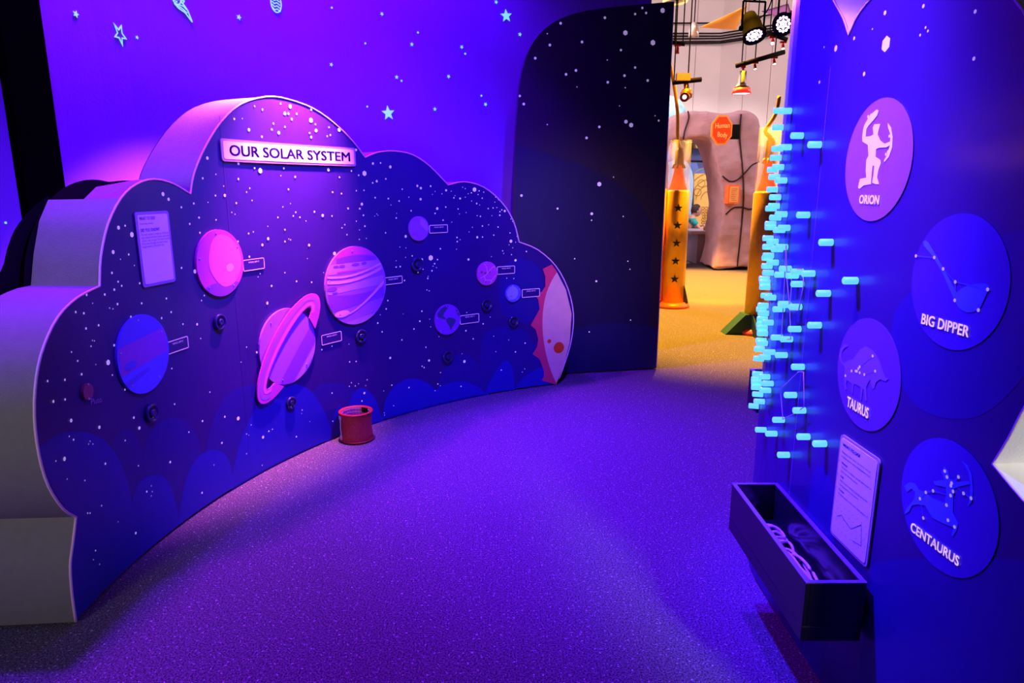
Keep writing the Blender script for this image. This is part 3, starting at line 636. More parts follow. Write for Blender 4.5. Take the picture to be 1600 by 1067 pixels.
h = smooth(px(D, [(806, 226), (840, 235), (880, 248), (920, 263), (960, 283), (995, 310), (1020, 350)]), 3); decal(D, [h+[(h[-1][0], .012), (h[0][0], .012)]], .0006, 'printed_swell', M('printed_deep_navy', (.010, .006, .045), .42, .05), dark)
dh = smooth(px(D, [(830, 560), (862, 530), (900, 515), (945, 505), (985, 506), (1012, 511), (1027, 515)]), 3); dh = [(min(a, s1-.002), b) for a, b in dh]
decal(D, [dh+[(dh[-1][0], .012), (dh[0][0], .012)]], .0012, 'printed_swell', m_dh, dark)
Z2 = {}
Z[(800, 0, 3.557)] = "837,58,14 724,44,7 745,72,7 684,78,7 516,98,8 270,129,8 196,187,4 210,250,8 389,233,8 630,182,14 783,237,15 605,278,7 129,323,8 529,333,4 684,375,7 355,391,8 300,413,8 625,420,8 532,457,8 754,447,8 361,483,4 629,487,4 43,533,7 65,578,8 597,588,4 795,643,4 815,670,6 633,676,11 662,695,13 485,705,8 196,692,4 414,766,8 564,984,4 485,1023,13"
Z[(800, 300, 3.333)] = "49,18,7 237,86,6 415,113,8 414,147,4 579,127,4 326,347,4 603,360,4 614,402,4 439,464,6 617,667,4 402,728,4"
decal(D, hexes(D, starlist([(800, 0, 3.557), (800, 300, 3.333)])), .0018, 'printed_stars', m_star, dark, 'stuff', step=9)
# curved return of that panel's left edge (a darker strip of shade on the wall beside it comes from this depth)
# ------------------------------------------------------------------ right constellation wall
def rplan():
    # heading angle (from +y toward +x) as a function of arc length, walked away from the camera
    pts = [(1.10, .85)]; pos = Vector((1.0375, 1.2)); out = []
    y = .55; 
    cur = Vector((.9475, 2.15)); q = [cur.copy()]; ang = 0; ds = .03
    # toward camera
    c = cur.copy(); a = 0; back_ = []
    for i in range(60):
        d = 2.15-c.y; a = math.radians(min(9, 6.4*d)); c = c+Vector((math.sin(a), -math.cos(a)))*ds; back_.append(c.copy())
    c = cur.copy(); fw = []; a = 0
    for i in range(44):
        l = i*ds
        if l > .19: a = min(math.radians(100), (l-.19)/.80*math.radians(58)+max(0, l-.69)*math.radians(80))
        c = c+Vector((math.sin(a), math.cos(a)))*ds; fw.append(c.copy())
    return fw[::-1]+[cur]+back_
Rr = Surf([(p.x, p.y) for p in rplan()])
sV = Rr.hit(1327, 55)[0]
lowz = .012; send = Rr.hit(1700, 1067)[0]
near = smooth(px(Rr, [(1552, 725), (1577, 685), (1600, 640), (1640, 570), (1660, 490), (1660, 400), (1640, 320)]), 3)
low = smooth(px(Rr, [(1740, 1067), (1735, 1000), (1715, 930), (1685, 870), (1645, 825), (1600, 782), (1552, 725)]), 3)
top = smooth(px(Rr, [(1640, 320), (1650, 200), (1630, 80), (1580, -10), (1510, -60), (1440, -60), (1385, -25), (1345, 18), (1327, 55)]), 3)
topl = smooth(px(Rr, [(1327, 55), (1318, 28), (1306, 6), (1290, -22), (1270, -45)]), 3)
zt_ = topl[-1][1]
ro = [(low[0][0], lowz)]+low[:-1]+near[:-1]+top[:-1]+topl+[(topl[-1][0]-.15, zt_+.04), (.35, zt_+.05), (.12, zt_-.05), (.0, zt_-.2), (0, lowz)]
star_wall = thing('constellation_wall', Rr.P(sV, 0, -.05), 'curved navy constellation wall with glowing cyan pegs and four roundels, right side', 'display panel')
decal(Rr, [ro], 0, 'front_board', m_navy, star_wall, step=.06)
TR = .24
bm = bmesh.new(); vf = [bm.verts.new(Rr.P(a, b, -.003)) for a, b in ro]; vb = [bm.verts.new(Rr.P(a, b, -TR)) for a, b in ro]
for i in range(len(ro)-1): bm.faces.new([vf[i], vf[i+1], vb[i+1], vb[i]])
mk('side_skirt', bm, M('white_painted_board', (.80, .78, .74), .8, .04, 30, .1), star_wall, True).data.set_sharp_from_angle(angle=.5)
bm = bmesh.new(); flat(bm, ro); cut(bm, .06)
for v in bm.verts: v.co = Rr.P(v.co.x, v.co.y, -TR-.003)
mk('back_board', bm, m_black, star_wall)
bm = bmesh.new(); tube(bm, [Rr.P(a, b, .001) for a, b in ro[1:-1]], .0028, 6); mk('edge_banding', bm, m_edge, star_wall, True)
def rdec(polys, off, name, mat, parent=star_wall, kind=None, step=.06): return decal(Rr, polys, off, name, mat, parent, kind, step=step)
rdec(hexes(Rr, [(1280+a/2.963, b/2.963, r/2.963) for a, b, r in ((307, 59, 11), (485, 28, 10), (725, 53, 10), (249, 134, 5), (495, 127, 7), (506, 143, 7), (470, 162, 7), (164, 177, 9), (79, 224, 15), (25, 218, 5), (311, 203, 36), (719, 271, 10), (210, 342, 11), (3, 380, 8))]), .0012, 'printed_stars', m_star, star_wall, 'stuff', step=9)
rdec([smooth(px(Rr, [(1396, 500), (1425, 455), (1490, 400), (1560, 370), (1630, 362), (1655, 440), (1620, 560), (1530, 650), (1440, 640), (1400, 575)]), 5, True)], .0006, 'printed_hill', m_hill_dark)
h = smooth(px(Rr, [(1364, 880), (1420, 873), (1500, 872), (1580, 874), (1650, 880)]), 3); rdec([h+[(h[-1][0], lowz+.002), (h[0][0], lowz+.002)]], .0006, 'printed_hill', m_hill_dark)
h = smooth(px(Rr, [(1262, 800), (1268, 750), (1280, 728), (1294, 735), (1305, 770), (1308, 820)]), 3); rdec([h+[(h[-1][0], lowz+.002), (h[0][0], lowz+.002)]], .0006, 'printed_hill', m_hill_dark)
sa_ = Rr.hit(1300, 90)[0]; rdec([[(sa_-.001, lowz+.003), (sa_+.001, lowz+.003), (sa_+.001, 1.85), (sa_-.001, 1.85)]], .0014, 'board_seam', m_lil)
def roundel(a, b, hh, mat, label, figs, fm, stars, lines, zoom, txt, tl, tr, th, sm=m_star, tm=m_uv):
    s_, z_, R = center(Rr, a, b, hh/2)
    o = slab(Rr, circ(s_, z_, R, 56), .0012, .0024, 'roundel', mat, star_wall, step=.06); o['label'] = label
    for fpoly in figs: decal(Rr, [px(Rr, fpoly, zoom)], .0038, 'printed_figure', fm, o, step=.08)
    if lines: decal(Rr, [p for l in lines for p in stroke(px(Rr, l, zoom), .0018)], .0044, 'printed_line', fm, o)
    if stars: decal(Rr, [circ(*px(Rr, [p], zoom)[0], .0042, 8) for p in stars], .005, 'printed_star_dots', sm, o, 'stuff', step=9)
    l = px(Rr, [tl], zoom)[0]; r = px(Rr, [tr], zoom)[0]; t_ = Rr.hit(zoom[0]+tl[0]/zoom[2], zoom[1]+tl[1]/zoom[2])[2]
    text(on(Rr, .005), txt, 'lettering', tm, o, l[0], r[0], (l[1]+r[1])/2, th/zoom[2]*t_/F, bold=.03)
zo = (1280, 0, 2.963)
roundel(1370, 251, 186, m_roundp, 'roundel tinted by pink light with white archer figure and the word ORION',
 [[(225, 600), (222, 632), (245, 630), (258, 622), (255, 590), (262, 575), (290, 573), (282, 600), (278, 622), (290, 650), (310, 665), (335, 655), (340, 668), (318, 682), (285, 683), (270, 690), (268, 725), (290, 740), (292, 755), (280, 790), (275, 820), (284, 852), (268, 852), (252, 845), (258, 810), (262, 768), (255, 765), (250, 800), (246, 852), (212, 858), (193, 875), (186, 868), (195, 828), (225, 822), (222, 790), (225, 740), (235, 720), (232, 670), (207, 655), (206, 635), (210, 600), (215, 580), (240, 535), (272, 507), (282, 510), (275, 535), (250, 565), (232, 585)],
  [(325, 568), (340, 590), (347, 630), (345, 680), (330, 725), (308, 750), (306, 744), (322, 715), (335, 670), (336, 620), (325, 585)]], m_uv, [(235, 539), (248, 533), (334, 630), (318, 714), (327, 703)], None, zo, 'ORION', (192, 942), (284, 944), 38)
zd = (1280, 320, 2.81)
SD = [(434, 224), (515, 231), (554, 281), (607, 338), (750, 371), (709, 462), (605, 419)]
roundel(1495, 441, 212, m_rounde, 'blue roundel showing a ladle joined by star dots, lettered BIG DIPPER',
 [[(463, 162), (475, 155), (487, 165), (520, 220), (560, 290), (612, 385), (609, 415), (598, 408), (550, 300), (505, 225), (466, 178)],
  smooth([(611, 388), (650, 358), (705, 346), (745, 348), (750, 372), (735, 410), (712, 455), (665, 472), (625, 455), (607, 425)], 3, True)], m_roundef, SD, [SD+[SD[3]]], zd, 'BIG DIPPER', (455, 525), (666, 576), 44)
roundel(1355, 585, 176, m_round, 'violet roundel with a bull silhouette, lettered TAURUS',
 [[(115, 695), (135, 682), (155, 678), (185, 635), (210, 620), (245, 640), (270, 680), (285, 725), (298, 758), (312, 762), (298, 776), (275, 765), (255, 780), (248, 808), (240, 805), (235, 790), (230, 765), (222, 780), (212, 800), (216, 860), (208, 860), (203, 810), (197, 805), (192, 858), (187, 855), (188, 800), (160, 785), (155, 800), (153, 832), (149, 830), (150, 785), (128, 770), (124, 790), (128, 812), (118, 810), (116, 760), (118, 720)],
  [(116, 708), (102, 695), (94, 665), (100, 632), (115, 612), (130, 612), (132, 622), (120, 626), (108, 640), (102, 665), (108, 688), (120, 698)]], m_roundfig, [(243, 664), (186, 711), (180, 719), (150, 729), (123, 750), (168, 730), (174, 731), (186, 737), (206, 745), (254, 730)], [[(243, 664), (186, 711), (174, 731), (186, 737), (206, 745), (254, 730)], [(174, 731), (150, 729), (123, 750)]], zd, 'TAURUS', (127, 888), (223, 932), 44)
zc = (1280, 660, 2.62)
SC = [(523, 199), (532, 223), (579, 223), (551, 248), (548, 259), (557, 282), (547, 299), (600, 290), (631, 310), (475, 280), (445, 286), (421, 312), (435, 391), (530, 338), (536, 400), (563, 427)]
roundel(1478, 791, 212, m_rounde, 'blue roundel with a horse-bodied archer, lettered CENTAURUS',
 [[(355, 260), (375, 245), (400, 250), (415, 275), (440, 285), (470, 310), (520, 330), (528, 290), (525, 265), (480, 255), (475, 240), (520, 235), (508, 200), (520, 180), (535, 200), (540, 230), (575, 243), (620, 240), (625, 252), (580, 262), (560, 270), (555, 310), (555, 370), (575, 410), (570, 440), (555, 465), (548, 462), (558, 430), (520, 415), (470, 390), (440, 340), (410, 335), (385, 340), (375, 365), (355, 375), (365, 350), (395, 315), (400, 285), (385, 270), (365, 285)],
  [(588, 155), (615, 175), (632, 215), (637, 280), (632, 325), (615, 342), (624, 310), (626, 250), (618, 200), (600, 170)]], m_roundef, SC, [[SC[0], SC[1], SC[3], SC[5], SC[6], SC[13], SC[14], SC[15]], [SC[2], SC[3], SC[7], SC[8]], [SC[6], SC[9], SC[10], SC[11], SC[12]]], zc, 'CENTAURUS', (380, 448), (580, 582), 38)
# pegs
PG = [(1160, 150, 4.27, "208,255,98 250,318,100 200,247,210 327,398,264 441,528,324 198,250,352 248,313,341 187,236,412 202,263,474 166,220,492 178,235,540 220,282,563 290,368,604 165,218,623 183,213,675 175,236,733 157,200,750 222,286,788 184,240,811 365,440,793 152,200,853 152,203,875 240,320,879 210,250,893 515,592,976 136,192,948 165,190,970 138,185,1005 198,240,1015 228,297,1007 138,185,1063"),
 (1160, 380, 5.335, "170,235,30 245,290,50 165,237,122 210,285,160 163,240,190 170,237,245 140,215,295 145,210,325 145,200,365 310,405,212 272,365,262 410,500,238 500,573,252 330,410,325 410,510,340 370,410,270 395,497,422 157,200,435 188,283,452 625,733,418 847,965,312 130,185,517 117,180,550 133,192,582 310,395,515 260,350,550 300,360,505 345,440,560 395,472,530 123,178,630 167,233,660 120,165,675 123,170,705 390,487,715 550,660,683 125,170,750 243,323,785 323,410,800 113,165,810 122,190,832 100,165,880 183,270,907 280,365,932 95,155,960 145,213,948 415,523,1030"),
 (1160, 550, 5.335, "85,140,180 142,210,205 75,130,225 75,130,252 75,128,293 167,243,262 145,213,318 215,315,325 85,160,350 352,440,358 97,165,410 425,522,487 54,130,447 258,350,565 113,187,647 197,290,680 460,553,706 595,712,764 297,380,857")]
PL, PR = .038, .0104; pegs = []
proto = None
cand = [Rr.c[-1]*i/600 for i in range(1500)]
for (x0, y0, k, st) in PG:
    for it in st.split():
        a, b, c = map(float, it.split(',')); tx = x0+a/k+1; ty = y0+c/k
        best = None
        for s_ in reversed(cand):
            P0 = Rr.P(s_, 1, 0); P1 = Rr.P(s_, 1, PL)
            # height so that the middle of the peg sits on the right image row
            dep = P1.y; d = ray(tx, ty); z_ = H+d.z*dep/d.y; P1.z = z_; u, v = proj(P1)
            if u < -9: continue
            e = abs(u-tx)
            if best is None or e < best[0]: best = (e, s_, z_)
            if e < 1.0 and best[0] < e: break
        if best: pegs.append((best[1], best[2], (b-a)/k))
for (s_, z_, w_) in pegs:
    p = Rr.P(s_, z_, .003); n = (Rr.P(s_, z_, 1)-Rr.P(s_, z_, 0)).normalized()
    if proto is None:
        bm = bmesh.new(); lathe(bm, [(PR, 0), (PR, PL-.002), (PR-.002, PL), (0, PL)], (0, 0, 0), 14)
        proto = bpy.data.meshes.new('peg'); bm.to_mesh(proto); bm.free(); proto.materials.append(m_peg)
        for f_ in proto.polygons: f_.use_smooth = len(f_.vertices) == 4 and abs(f_.normal.z) < .3
    o = bpy.data.objects.new('peg', proto); COL.objects.link(o); o.parent = star_wall; o.location = p-star_wall.location
    o.rotation_euler = Vector((0, 0, 1)).rotation_difference(n).to_euler()
# rubber bands stretched on pegs
RB = Rr.offset(.024)
def rband(pts, zoom, label):
    q = [RB.P(*RB.hit(zoom[0]+a/zoom[2], zoom[1]+b/zoom[2])[:2]) for a, b in pts]
    loop = []
    for i, p in enumerate(q):
        n = q[(i+1) % len(q)]
        for j in range(4): loop.append(p.lerp(n, j/4))
    bm = bmesh.new(); c = sum(q, Vector())/len(q); tube(bm, loop, .0017, 6, True); o = mk('stretched_rubber_band', bm, m_band, smooth=True, org=c); tag(o, label, 'rubber band', 'rubber bands stretched over the pegs')
rband([(468, 165), (318, 310), (338, 560), (430, 517), (517, 455), (510, 165)], (1160, 550, 5.335), 'pink rubber band stretched into a kite shape over the lower pegs')
rband([(405, 215), (500, 215), (512, 340), (470, 560), (395, 565), (410, 340)], (1160, 380, 5.335), 'rubber band stretched round the clustered pegs in the middle of the wall')
rband([(365, 20), (355, 250), (340, 560), (325, 800), (405, 800), (396, 560), (372, 300)], (1160, 380, 5.335), 'long thin rubber band running upright through the middle pegs')
# instruction sheet
s0 = Rr.hit(1308, 760)[0]; s1 = Rr.hit(1369, 797)[0]; zt = (Rr.hit(1318, 682)[1]+Rr.hit(1380, 714)[1])/2; zb = (Rr.hit(1298, 838)[1]+Rr.hit(1358, 880)[1])/2
t = thing('instruction_sheet', Rr.P((s0+s1)/2, zb, 0), 'pale lilac instruction sheet with rounded grey border above the black tray', 'sign')
slab(Rr, rrect(s0, zb, s1, zt, .014), .0016, .006, 'backing', m_grey, t, step=.1)
slab(Rr, rrect(s0+.008, zb+.008, s1-.008, zt-.008, .010), .006, .0075, 'face', m_white, t, step=.1)
w_ = s1-s0; h_ = zt-zb; bmt = bmesh.new()
for (ln, u0, u1, v, h, bd) in (('WHAT TO DO?', .1, .56, .905, .0085, .03), ("Connect the 'stars' to trace out or", .1, .85, .84, .0055, 0), ('create your own constellations!', .1, .85, .80, .0055, 0), ('1.', .05, .08, .74, .0055, 0), ('Stretch', .13, .29, .74, .0055, .03), ('Stretch a rubber band between 2', .13, .9, .70, .0055, 0), ("pins to 'draw a line'.", .13, .6, .66, .0055, 0), ('2.', .05, .08, .61, .0055, 0), ('Add', .13, .22, .61, .0055, .03), ('Add more rubber bands until the', .13, .86, .57, .0055, 0), ('star pattern is complete.', .13, .65, .53, .0055, 0), ('3.', .05, .08, .48, .0055, 0), ('Create', .13, .28, .48, .0055, .03), ('Create your own new star pattern!', .13, .9, .44, .0055, 0)):
    text(on(Rr, .0082), ln, 'lettering', m_ink, t, s0+u0*w_, s0+u1*w_, zb+v*h_, h, bold=bd, bm=bmt)
fixn(bmt, None); mk('lettering', bmt, m_ink, t)
dots = [circ(s0+w_*(.12+.11*i+.03*(j % 2)), zb+h_*(.12+.06*j), .0013, 6) for i in range(8) for j in range(5)]
ls = []
for pl in (((.16, .22), (.28, .27), (.36, .25), (.55, .22), (.78, .34), (.84, .16), (.62, .13)),): ls += stroke([(s0+w_*a, zb+h_*b) for a, b in pl], .0016)
decal(Rr, dots+ls, .0082, 'printed_diagram', m_ink, t)
# black tray under the pegs
def tray(name, x0, x1, y0, y1, z0, z1, label, th=.012, bt=.012):
    t = thing(name, ((x0+x1)/2, (y0+y1)/2, z0), label, 'tray')
    def pc(nm, *b): bm = bmesh.new(); box(bm, *b); bmesh.ops.bevel(bm, geom=bm.edges[:], offset=.0015, segments=1, affect='EDGES'); mk(nm, bm, m_blackgloss, t)
    pc('bottom', x0, y0, z0, x1, y1, z0+bt); pc('front_board', x0, y0, z0+bt, x0+th, y1, z1); pc('back_board', x1-th, y0, z0+bt, x1, y1, z1)
    pc('end_board', x0+th, y0, z0+bt, x1-th, y0+th, z1); pc('end_board', x0+th, y1-th, z0+bt, x1-th, y1, z1)
    for nm, b in (('rim', (x0-.001, y0-.001, z1, x0+th+.001, y1+.001, z1+.003)), ('rim', (x1-th-.001, y0-.001, z1, x1+.001, y1+.001, z1+.003)), ('rim', (x0+th, y0-.001, z1, x1-th, y0+th+.001, z1+.003)), ('rim', (x0+th, y1-th-.001, z1, x1-th, y1+.001, z1+.003))):
        bm = bmesh.new(); box(bm, *b); mk(nm, bm, m_rim, t)
    return t
m_rim = M('violet_tray_rim', (.16, .07, .22), .35, .05)
tray('peg_tray', .784, .946, 1.632, 2.262, .295, .47, 'long black open tray holding pale rubber bands below the pegs', bt=.045)
for (cx, cy, rx, ry, an, zz, lb) in ((.883, 2.13, .035, .050, .3, .348, 'round pale rubber band lying at the back of the pile'), (.886, 2.075, .034, .030, 1.0, .358, 'small pale rubber band propped at the middle of the pile'), (.890, 2.02, .024, .055, -.2, .348, 'narrow pale rubber band in the middle of the pile'), (.893, 1.945, .018, .085, .10, .348, 'long pale rubber band toward the front of the pile'), (.898, 1.885, .014, .10, .03, .356, 'longest pale rubber band at the front of the pile'), (.882, 1.91, .010, .09, .06, .351, 'flattened pale rubber band beside the longest one'), (.880, 2.10, .040, .035, .7, .362, 'wide pale rubber band on top of the pile')):
    bm = bmesh.new(); pts = []
    for i in range(28):
        a = 2*PI*i/28; x, y = rx*math.cos(a), ry*math.sin(a); pts.append((cx+x*math.cos(an)-y*math.sin(an), cy+x*math.sin(an)+y*math.cos(an), zz+.008*math.sin(2*a+cx*50)))
    tube(bm, pts, .0048, 6, True); tag(mk('rubber_band', bm, m_band, smooth=True, org=(cx, cy, zz-.01)), lb, 'rubber band', 'rubber bands lying in the tray')
pt = at(1174, 579, 3.02); tray('far_tray', pt.x, pt.x+.2, 2.92, 3.04, pt.z-.17, pt.z, 'small black tray peeking out behind the far edge of the constellation wall')

# ------------------------------------------------------------------ red fabric bin
bx_ = ground(553, 695); t = thing('fabric_bin', (bx_.x, bx_.y+.09, 0), 'small red fabric bin with open mesh top on the carpet at the cloud panel\'s foot', 'bin')
o_ = Vector((bx_.x, bx_.y+.09, 0)); Rb = .096
bm = bmesh.new(); lathe(bm, [(Rb-.004, .002), (Rb+.002, .01), (Rb-.002, .05), (Rb-.006, .11), (Rb-.001, .175), (Rb+.003, .186), (Rb-.004, .188), (Rb-.01, .17), (Rb-.01, .02), (0, .018)], o_, 40); mk('body', bm, m_red, t, True)
bm = bmesh.new()
for zz, rr in ((.012, Rb+.003), (.182, Rb+.004)): tube(bm, [o_+Vector((rr*math.cos(a), rr*math.sin(a), zz)) for a in [2*PI*i/40 for i in range(40)]], .004, 6, True)
mk('piping', bm, M('dark_red_piping', (.32, .01, .02), .5), t, True)
bm = bmesh.new()
for zz in (.06, .09, .12, .15, .172): tube(bm, [o_+Vector(((Rb-.013)*math.cos(a), (Rb-.013)*math.sin(a), zz)) for a in [2*PI*i/32 for i in range(32)]], .0014, 4, True)
for i in range(28):
    a = 2*PI*i/28; tube(bm, [o_+Vector(((Rb-.013)*math.cos(a), (Rb-.013)*math.sin(a), zz)) for zz in (.03, .18)], .0014, 4)
mk('mesh_lining', bm, m_mesh, t)
bm = bmesh.new(); lathe(bm, [(Rb-.012, .03), (Rb-.0115, .18)], o_, 36); bmesh.ops.delete(bm, geom=[f for f in bm.faces if len(f.verts) > 4], context='FACES'); mk('lining', bm, M('rose_lining', (.45, .12, .25), .7), t, True)
def onb(an, z, r=Rb+.003): a = math.radians(an); return o_+Vector((r*math.cos(a), r*math.sin(a), z))
bm = bmesh.new(); tube(bm, [onb(212, .150), onb(214, .12), onb(211, .09), onb(215, .06), onb(213, .03)], .004, 6); box(bm, -.009, -.004, 0, .009, .003, .025, Matrix.Translation(onb(213, .02)) @ Matrix.Rotation(math.radians(213+90), 4, 'Z')); box(bm, -.012, -.004, 0, .012, .003, .022, Matrix.Translation(onb(213, .145)) @ Matrix.Rotation(math.radians(213+90), 4, 'Z')); mk('strap', bm, M('white_webbing', (.75, .6, .7), .7), t)
bm = bmesh.new(); box(bm, -.022, -.004, 0, .022, .004, .03, Matrix.Translation(onb(60, .15, Rb-.018)) @ Matrix.Rotation(math.radians(150), 4, 'Z')); mk('patch', bm, m_black, t)

# ------------------------------------------------------------------ the bright hall beyond the doorway
m_fw = M('cream_plaster', (.72, .62, .60), .9, .04, 1.5, .05, bscale=12)
m_fc = M('dim_brown_ceiling', (.10, .07, .06), .9)
kx, ky = 4.76, 16.6
def board_wall(name, p, q, z1, wd=.62):
    p, q = Vector(p), Vector(q); sf = Surf([p, (p+q)/2, q]); L = sf.c[-1]
    o = slab(sf, [(0, 0), (L, 0), (L, z1), (0, z1)], -.15, 0, name, m_fw, step=50); o['kind'] = 'structure'; n = int(L/wd)
    for i in range(n+1):
        a, b = i*L/(n+1), (i+1)*L/(n+1)
        slab(sf, [(a+.008, .0), (b-.008, 0), (b-.008, z1-.02), (a+.008, z1-.02)], .002, .02, 'panel', m_fw, o, step=50)
board_wall('wall_far', (-.5, ky), (kx, ky), 5.6); board_wall('wall_far_right', (kx, ky), (9.6, 12.2), 5.6)
sheet('wall_hall_left', [(-.5, 6.5), (-.5, ky)], 0, 5.6, .1, m_fw); sheet('wall_hall_right', [(9.6, 12.2), (9.6, 3)], 0, 5.6, .1, m_fw)
bm = bmesh.new(); box(bm, -.6, 6.5, 5.6, 10, 17, 5.7); struct('ceiling_hall', bm, m_fc)
# floor inlay
m_inl = M('grey_blue_carpet', (.30, .33, .36), .95, .1, 60, .3); m_inl2 = M('teal_carpet', (.04, .14, .14), .95, .1, 60, .3); m_inl3 = M('mauve_carpet', (.32, .24, .30), .95, .1, 60, .3)
for (nm, mt, pts, z) in (('carpet_inlay', m_inl, [(1000, 402), (1060, 401), (1120, 402), (1180, 401), (1240, 396), (1240, 350), (1000, 350)], .006), ('carpet_stripe', m_inl2, [(1000, 399), (1060, 398), (1095, 394), (1120, 397), (1180, 397), (1180, 392), (1000, 390)], .010), ('carpet_stripe', m_inl3, [(1000, 402), (1060, 402), (1120, 406), (1150, 405), (1180, 401), (1120, 398), (1090, 396), (1060, 399), (1000, 400)], .013)):
    q = [ground(a, b) for a, b in pts]; q = [Vector((v.x*min(1, 16.4/v.y), min(v.y, 16.4))) for v in q]; bm = bmesh.new()
    vs_ = [bm.verts.new((v.x, v.y, z)) for v in q]
    for t3 in tri([(v.x, v.y) for v in q]):
        try: bm.faces.new([vs_[i] for i in t3])
        except ValueError: pass
    fixn(bm, None); o = mk(nm, bm, mt); o['kind'] = 'structure'
# gold lamp columns
m_gold = M('brushed_gold_metal', (.90, .50, .05), .3, .08, 6, .05, metal=.35); m_orange = M('orange_plastic', (.85, .20, .02), .4); m_glass = M('clear_acrylic', (.95, .85, .75), .05, 0, alpha=.16, spec=.6)
m_lava = M('orange_red_lamp', (.9, .10, .02), .35, emit=(1, .12, .02), es=.7); m_starp = M('navy_star_print', (.02, .03, .06), .5); m_cap = M('pale_gold_cap', (.72, .50, .22), .4, metal=.4); m_green = M('dark_green_foot', (.015, .09, .06), .6)
m_ored = M('orange_red_ring', (.85, .12, .02), .4)
def column(c, r, zt, ztube, label, nst, foot):
    t = thing('lamp_column', c, label, 'column'); c = Vector(c)
    bm = bmesh.new(); lathe(bm, [(r, .03), (r, zt-.02), (r-.015, zt), (0, zt)], c, 40); mk('post', bm, m_gold, t, True)
    bm = bmesh.new(); lathe(bm, [(r+.07, 0), (r+.07, .03), (r+.02, .07), (r, .07)], c, 40); mk('base_ring', bm, m_ored, t, True)
    rt = r*.93
    bm = bmesh.new(); lathe(bm, [(rt, zt), (rt, ztube), (rt-.012, ztube), (rt-.012, zt)], c, 36); mk('glass_tube', bm, m_glass, t, True)
    hh = ztube-zt
    bm = bmesh.new(); lathe(bm, [(r*.75, zt+.004), (r*.6, zt+hh*.12), (r*.38, zt+hh*.38), (r*.33, zt+hh*.5), (0, zt+hh*.5)], c, 24); mk('lamp_bottle', bm, m_lava, t, True)
    bm = bmesh.new(); lathe(bm, [(r*.34, zt+hh*.5), (r*.38, zt+hh*.55), (r*.36, zt+hh*.78), (r*.25, zt+hh*.84), (0, zt+hh*.84)], c, 20)
    for k in range(6):
        a = k*PI/3; tube(bm, [c+Vector((r*.38*math.cos(a), r*.38*math.sin(a), zt+hh*.52)), c+Vector((r*.5*math.cos(a), r*.5*math.sin(a), zt+hh*.44))], .012, 5)
    mk('bottle_cap', bm, m_cap, t, True)
    if nst:
        dv = (Vector((0, 0, 0))-c).xy.normalized(); base = math.atan2(dv.y, dv.x)-.12
        for k in range(nst):
            zc_ = nst[k] if isinstance(nst, list) else 0
    return t, c
def cyl_star(t, c, r, z, an, R):
    bm = bmesh.new(); q = star(0, 0, R, 0, .42); vs_ = [bm.verts.new((c.x+(r+.009)*math.cos(an+a/r), c.y+(r+.009)*math.sin(an+a/r), z+b)) for a, b in q]
    for t3 in tri(q): bm.faces.new([vs_[i] for i in t3])
    fixn(bm, None); mk('printed_star', bm, m_starp, t)
g1 = ground(1051, 480); c1 = Vector((g1.x, g1.y+.05, 0)); r1 = 18.5*c1.y/F
t1, c1 = column(c1, r1, at(1055, 297, c1.y).z, at(1058, 219, c1.y).z, 'gold lamp column printed with a row of dark stars at the doorway\'s left side', None, None)
ac = math.atan2(-c1.y, -c1.x)
for b in (325, 352, 380, 408, 436): cyl_star(t1, c1, r1, at(1052, b, c1.y-r1).z, ac+.12, .055)
for an in (-1.25, 1.25, 2.6):
    bm = bmesh.new(); a = ac+an; d = Vector((math.cos(a), math.sin(a), 0)); n = Vector((-d.y, d.x, 0))*.012; P_ = [c1+d*(r1-.005)+Vector((0, 0, .06)), c1+d*(r1+.06)+Vector((0, 0, .06)), c1+d*(r1+.04)+Vector((0, 0, .14)), c1+d*(r1-.005)+Vector((0, 0, .30))]
    A_ = [bm.verts.new(p+n) for p in P_]; B_ = [bm.verts.new(p-n) for p in P_]; bm.faces.new(A_); bm.faces.new(B_[::-1])
    for i in range(4): bm.faces.new([A_[i], B_[i], B_[(i+1) % 4], A_[(i+1) % 4]])
    mk('fin', bm, m_starp, t1)
bm = bmesh.new(); a = ac-1.15; lathe(bm, [(.05, .09), (.05, at(1055, 297, c1.y).z+.02), (0, at(1055, 297, c1.y).z+.02)], c1+Vector((math.cos(a), math.sin(a), 0))*(r1+.045), 16); mk('side_pipe', bm, m_orange, t1, True)
tz = at(1058, 219, c1.y).z; bt = c1.z+at(1056, 297, c1.y).z+(tz-at(1056, 297, c1.y).z)*.84
rod = smooth([(c1.x, c1.y, bt)]+[tuple(at(a, b, c1.y)) for a, b in ((1059, 215), (1059, 180), (1056, 150), (1052, 125), (1046, 95))], 5)
bm = bmesh.new(); tube(bm, rod, .022, 8); mk('curved_rod', bm, m_gold, t1, True)
g2 = ground(1178, 531); c2 = Vector((at(1190, 400, 7.05).x, 7.05, 0)); r2 = 19*7.05/F
t2, c2 = column(c2, r2, at(1190, 299, 7.05).z, at(1195, 199, 7.05).z, 'gold lamp column on a dark green foot, half hidden behind the pegs', None, None)
bm = bmesh.new(); yy = 7.05-r2-.02
for an in (PI, -PI/2, 0):
    d = Vector((math.cos(an), math.sin(an), 0)); n = Vector((-d.y, d.x, 0))*.09
    P_ = [c2+d*(r2*.6), c2+d*(r2+.22), c2+d*(r2+.02)+Vector((0, 0, .21)), c2+d*(r2*.6)+Vector((0, 0, .21))]
    A_ = [bm.verts.new(p+n) for p in P_]; B_ = [bm.verts.new(p-n) for p in P_]; bm.faces.new(A_); bm.faces.new(B_[::-1])
    for i in range(4): bm.faces.new([A_[i], B_[i], B_[(i+1) % 4], A_[(i+1) % 4]])
mk('green_foot', bm, m_green, t2)
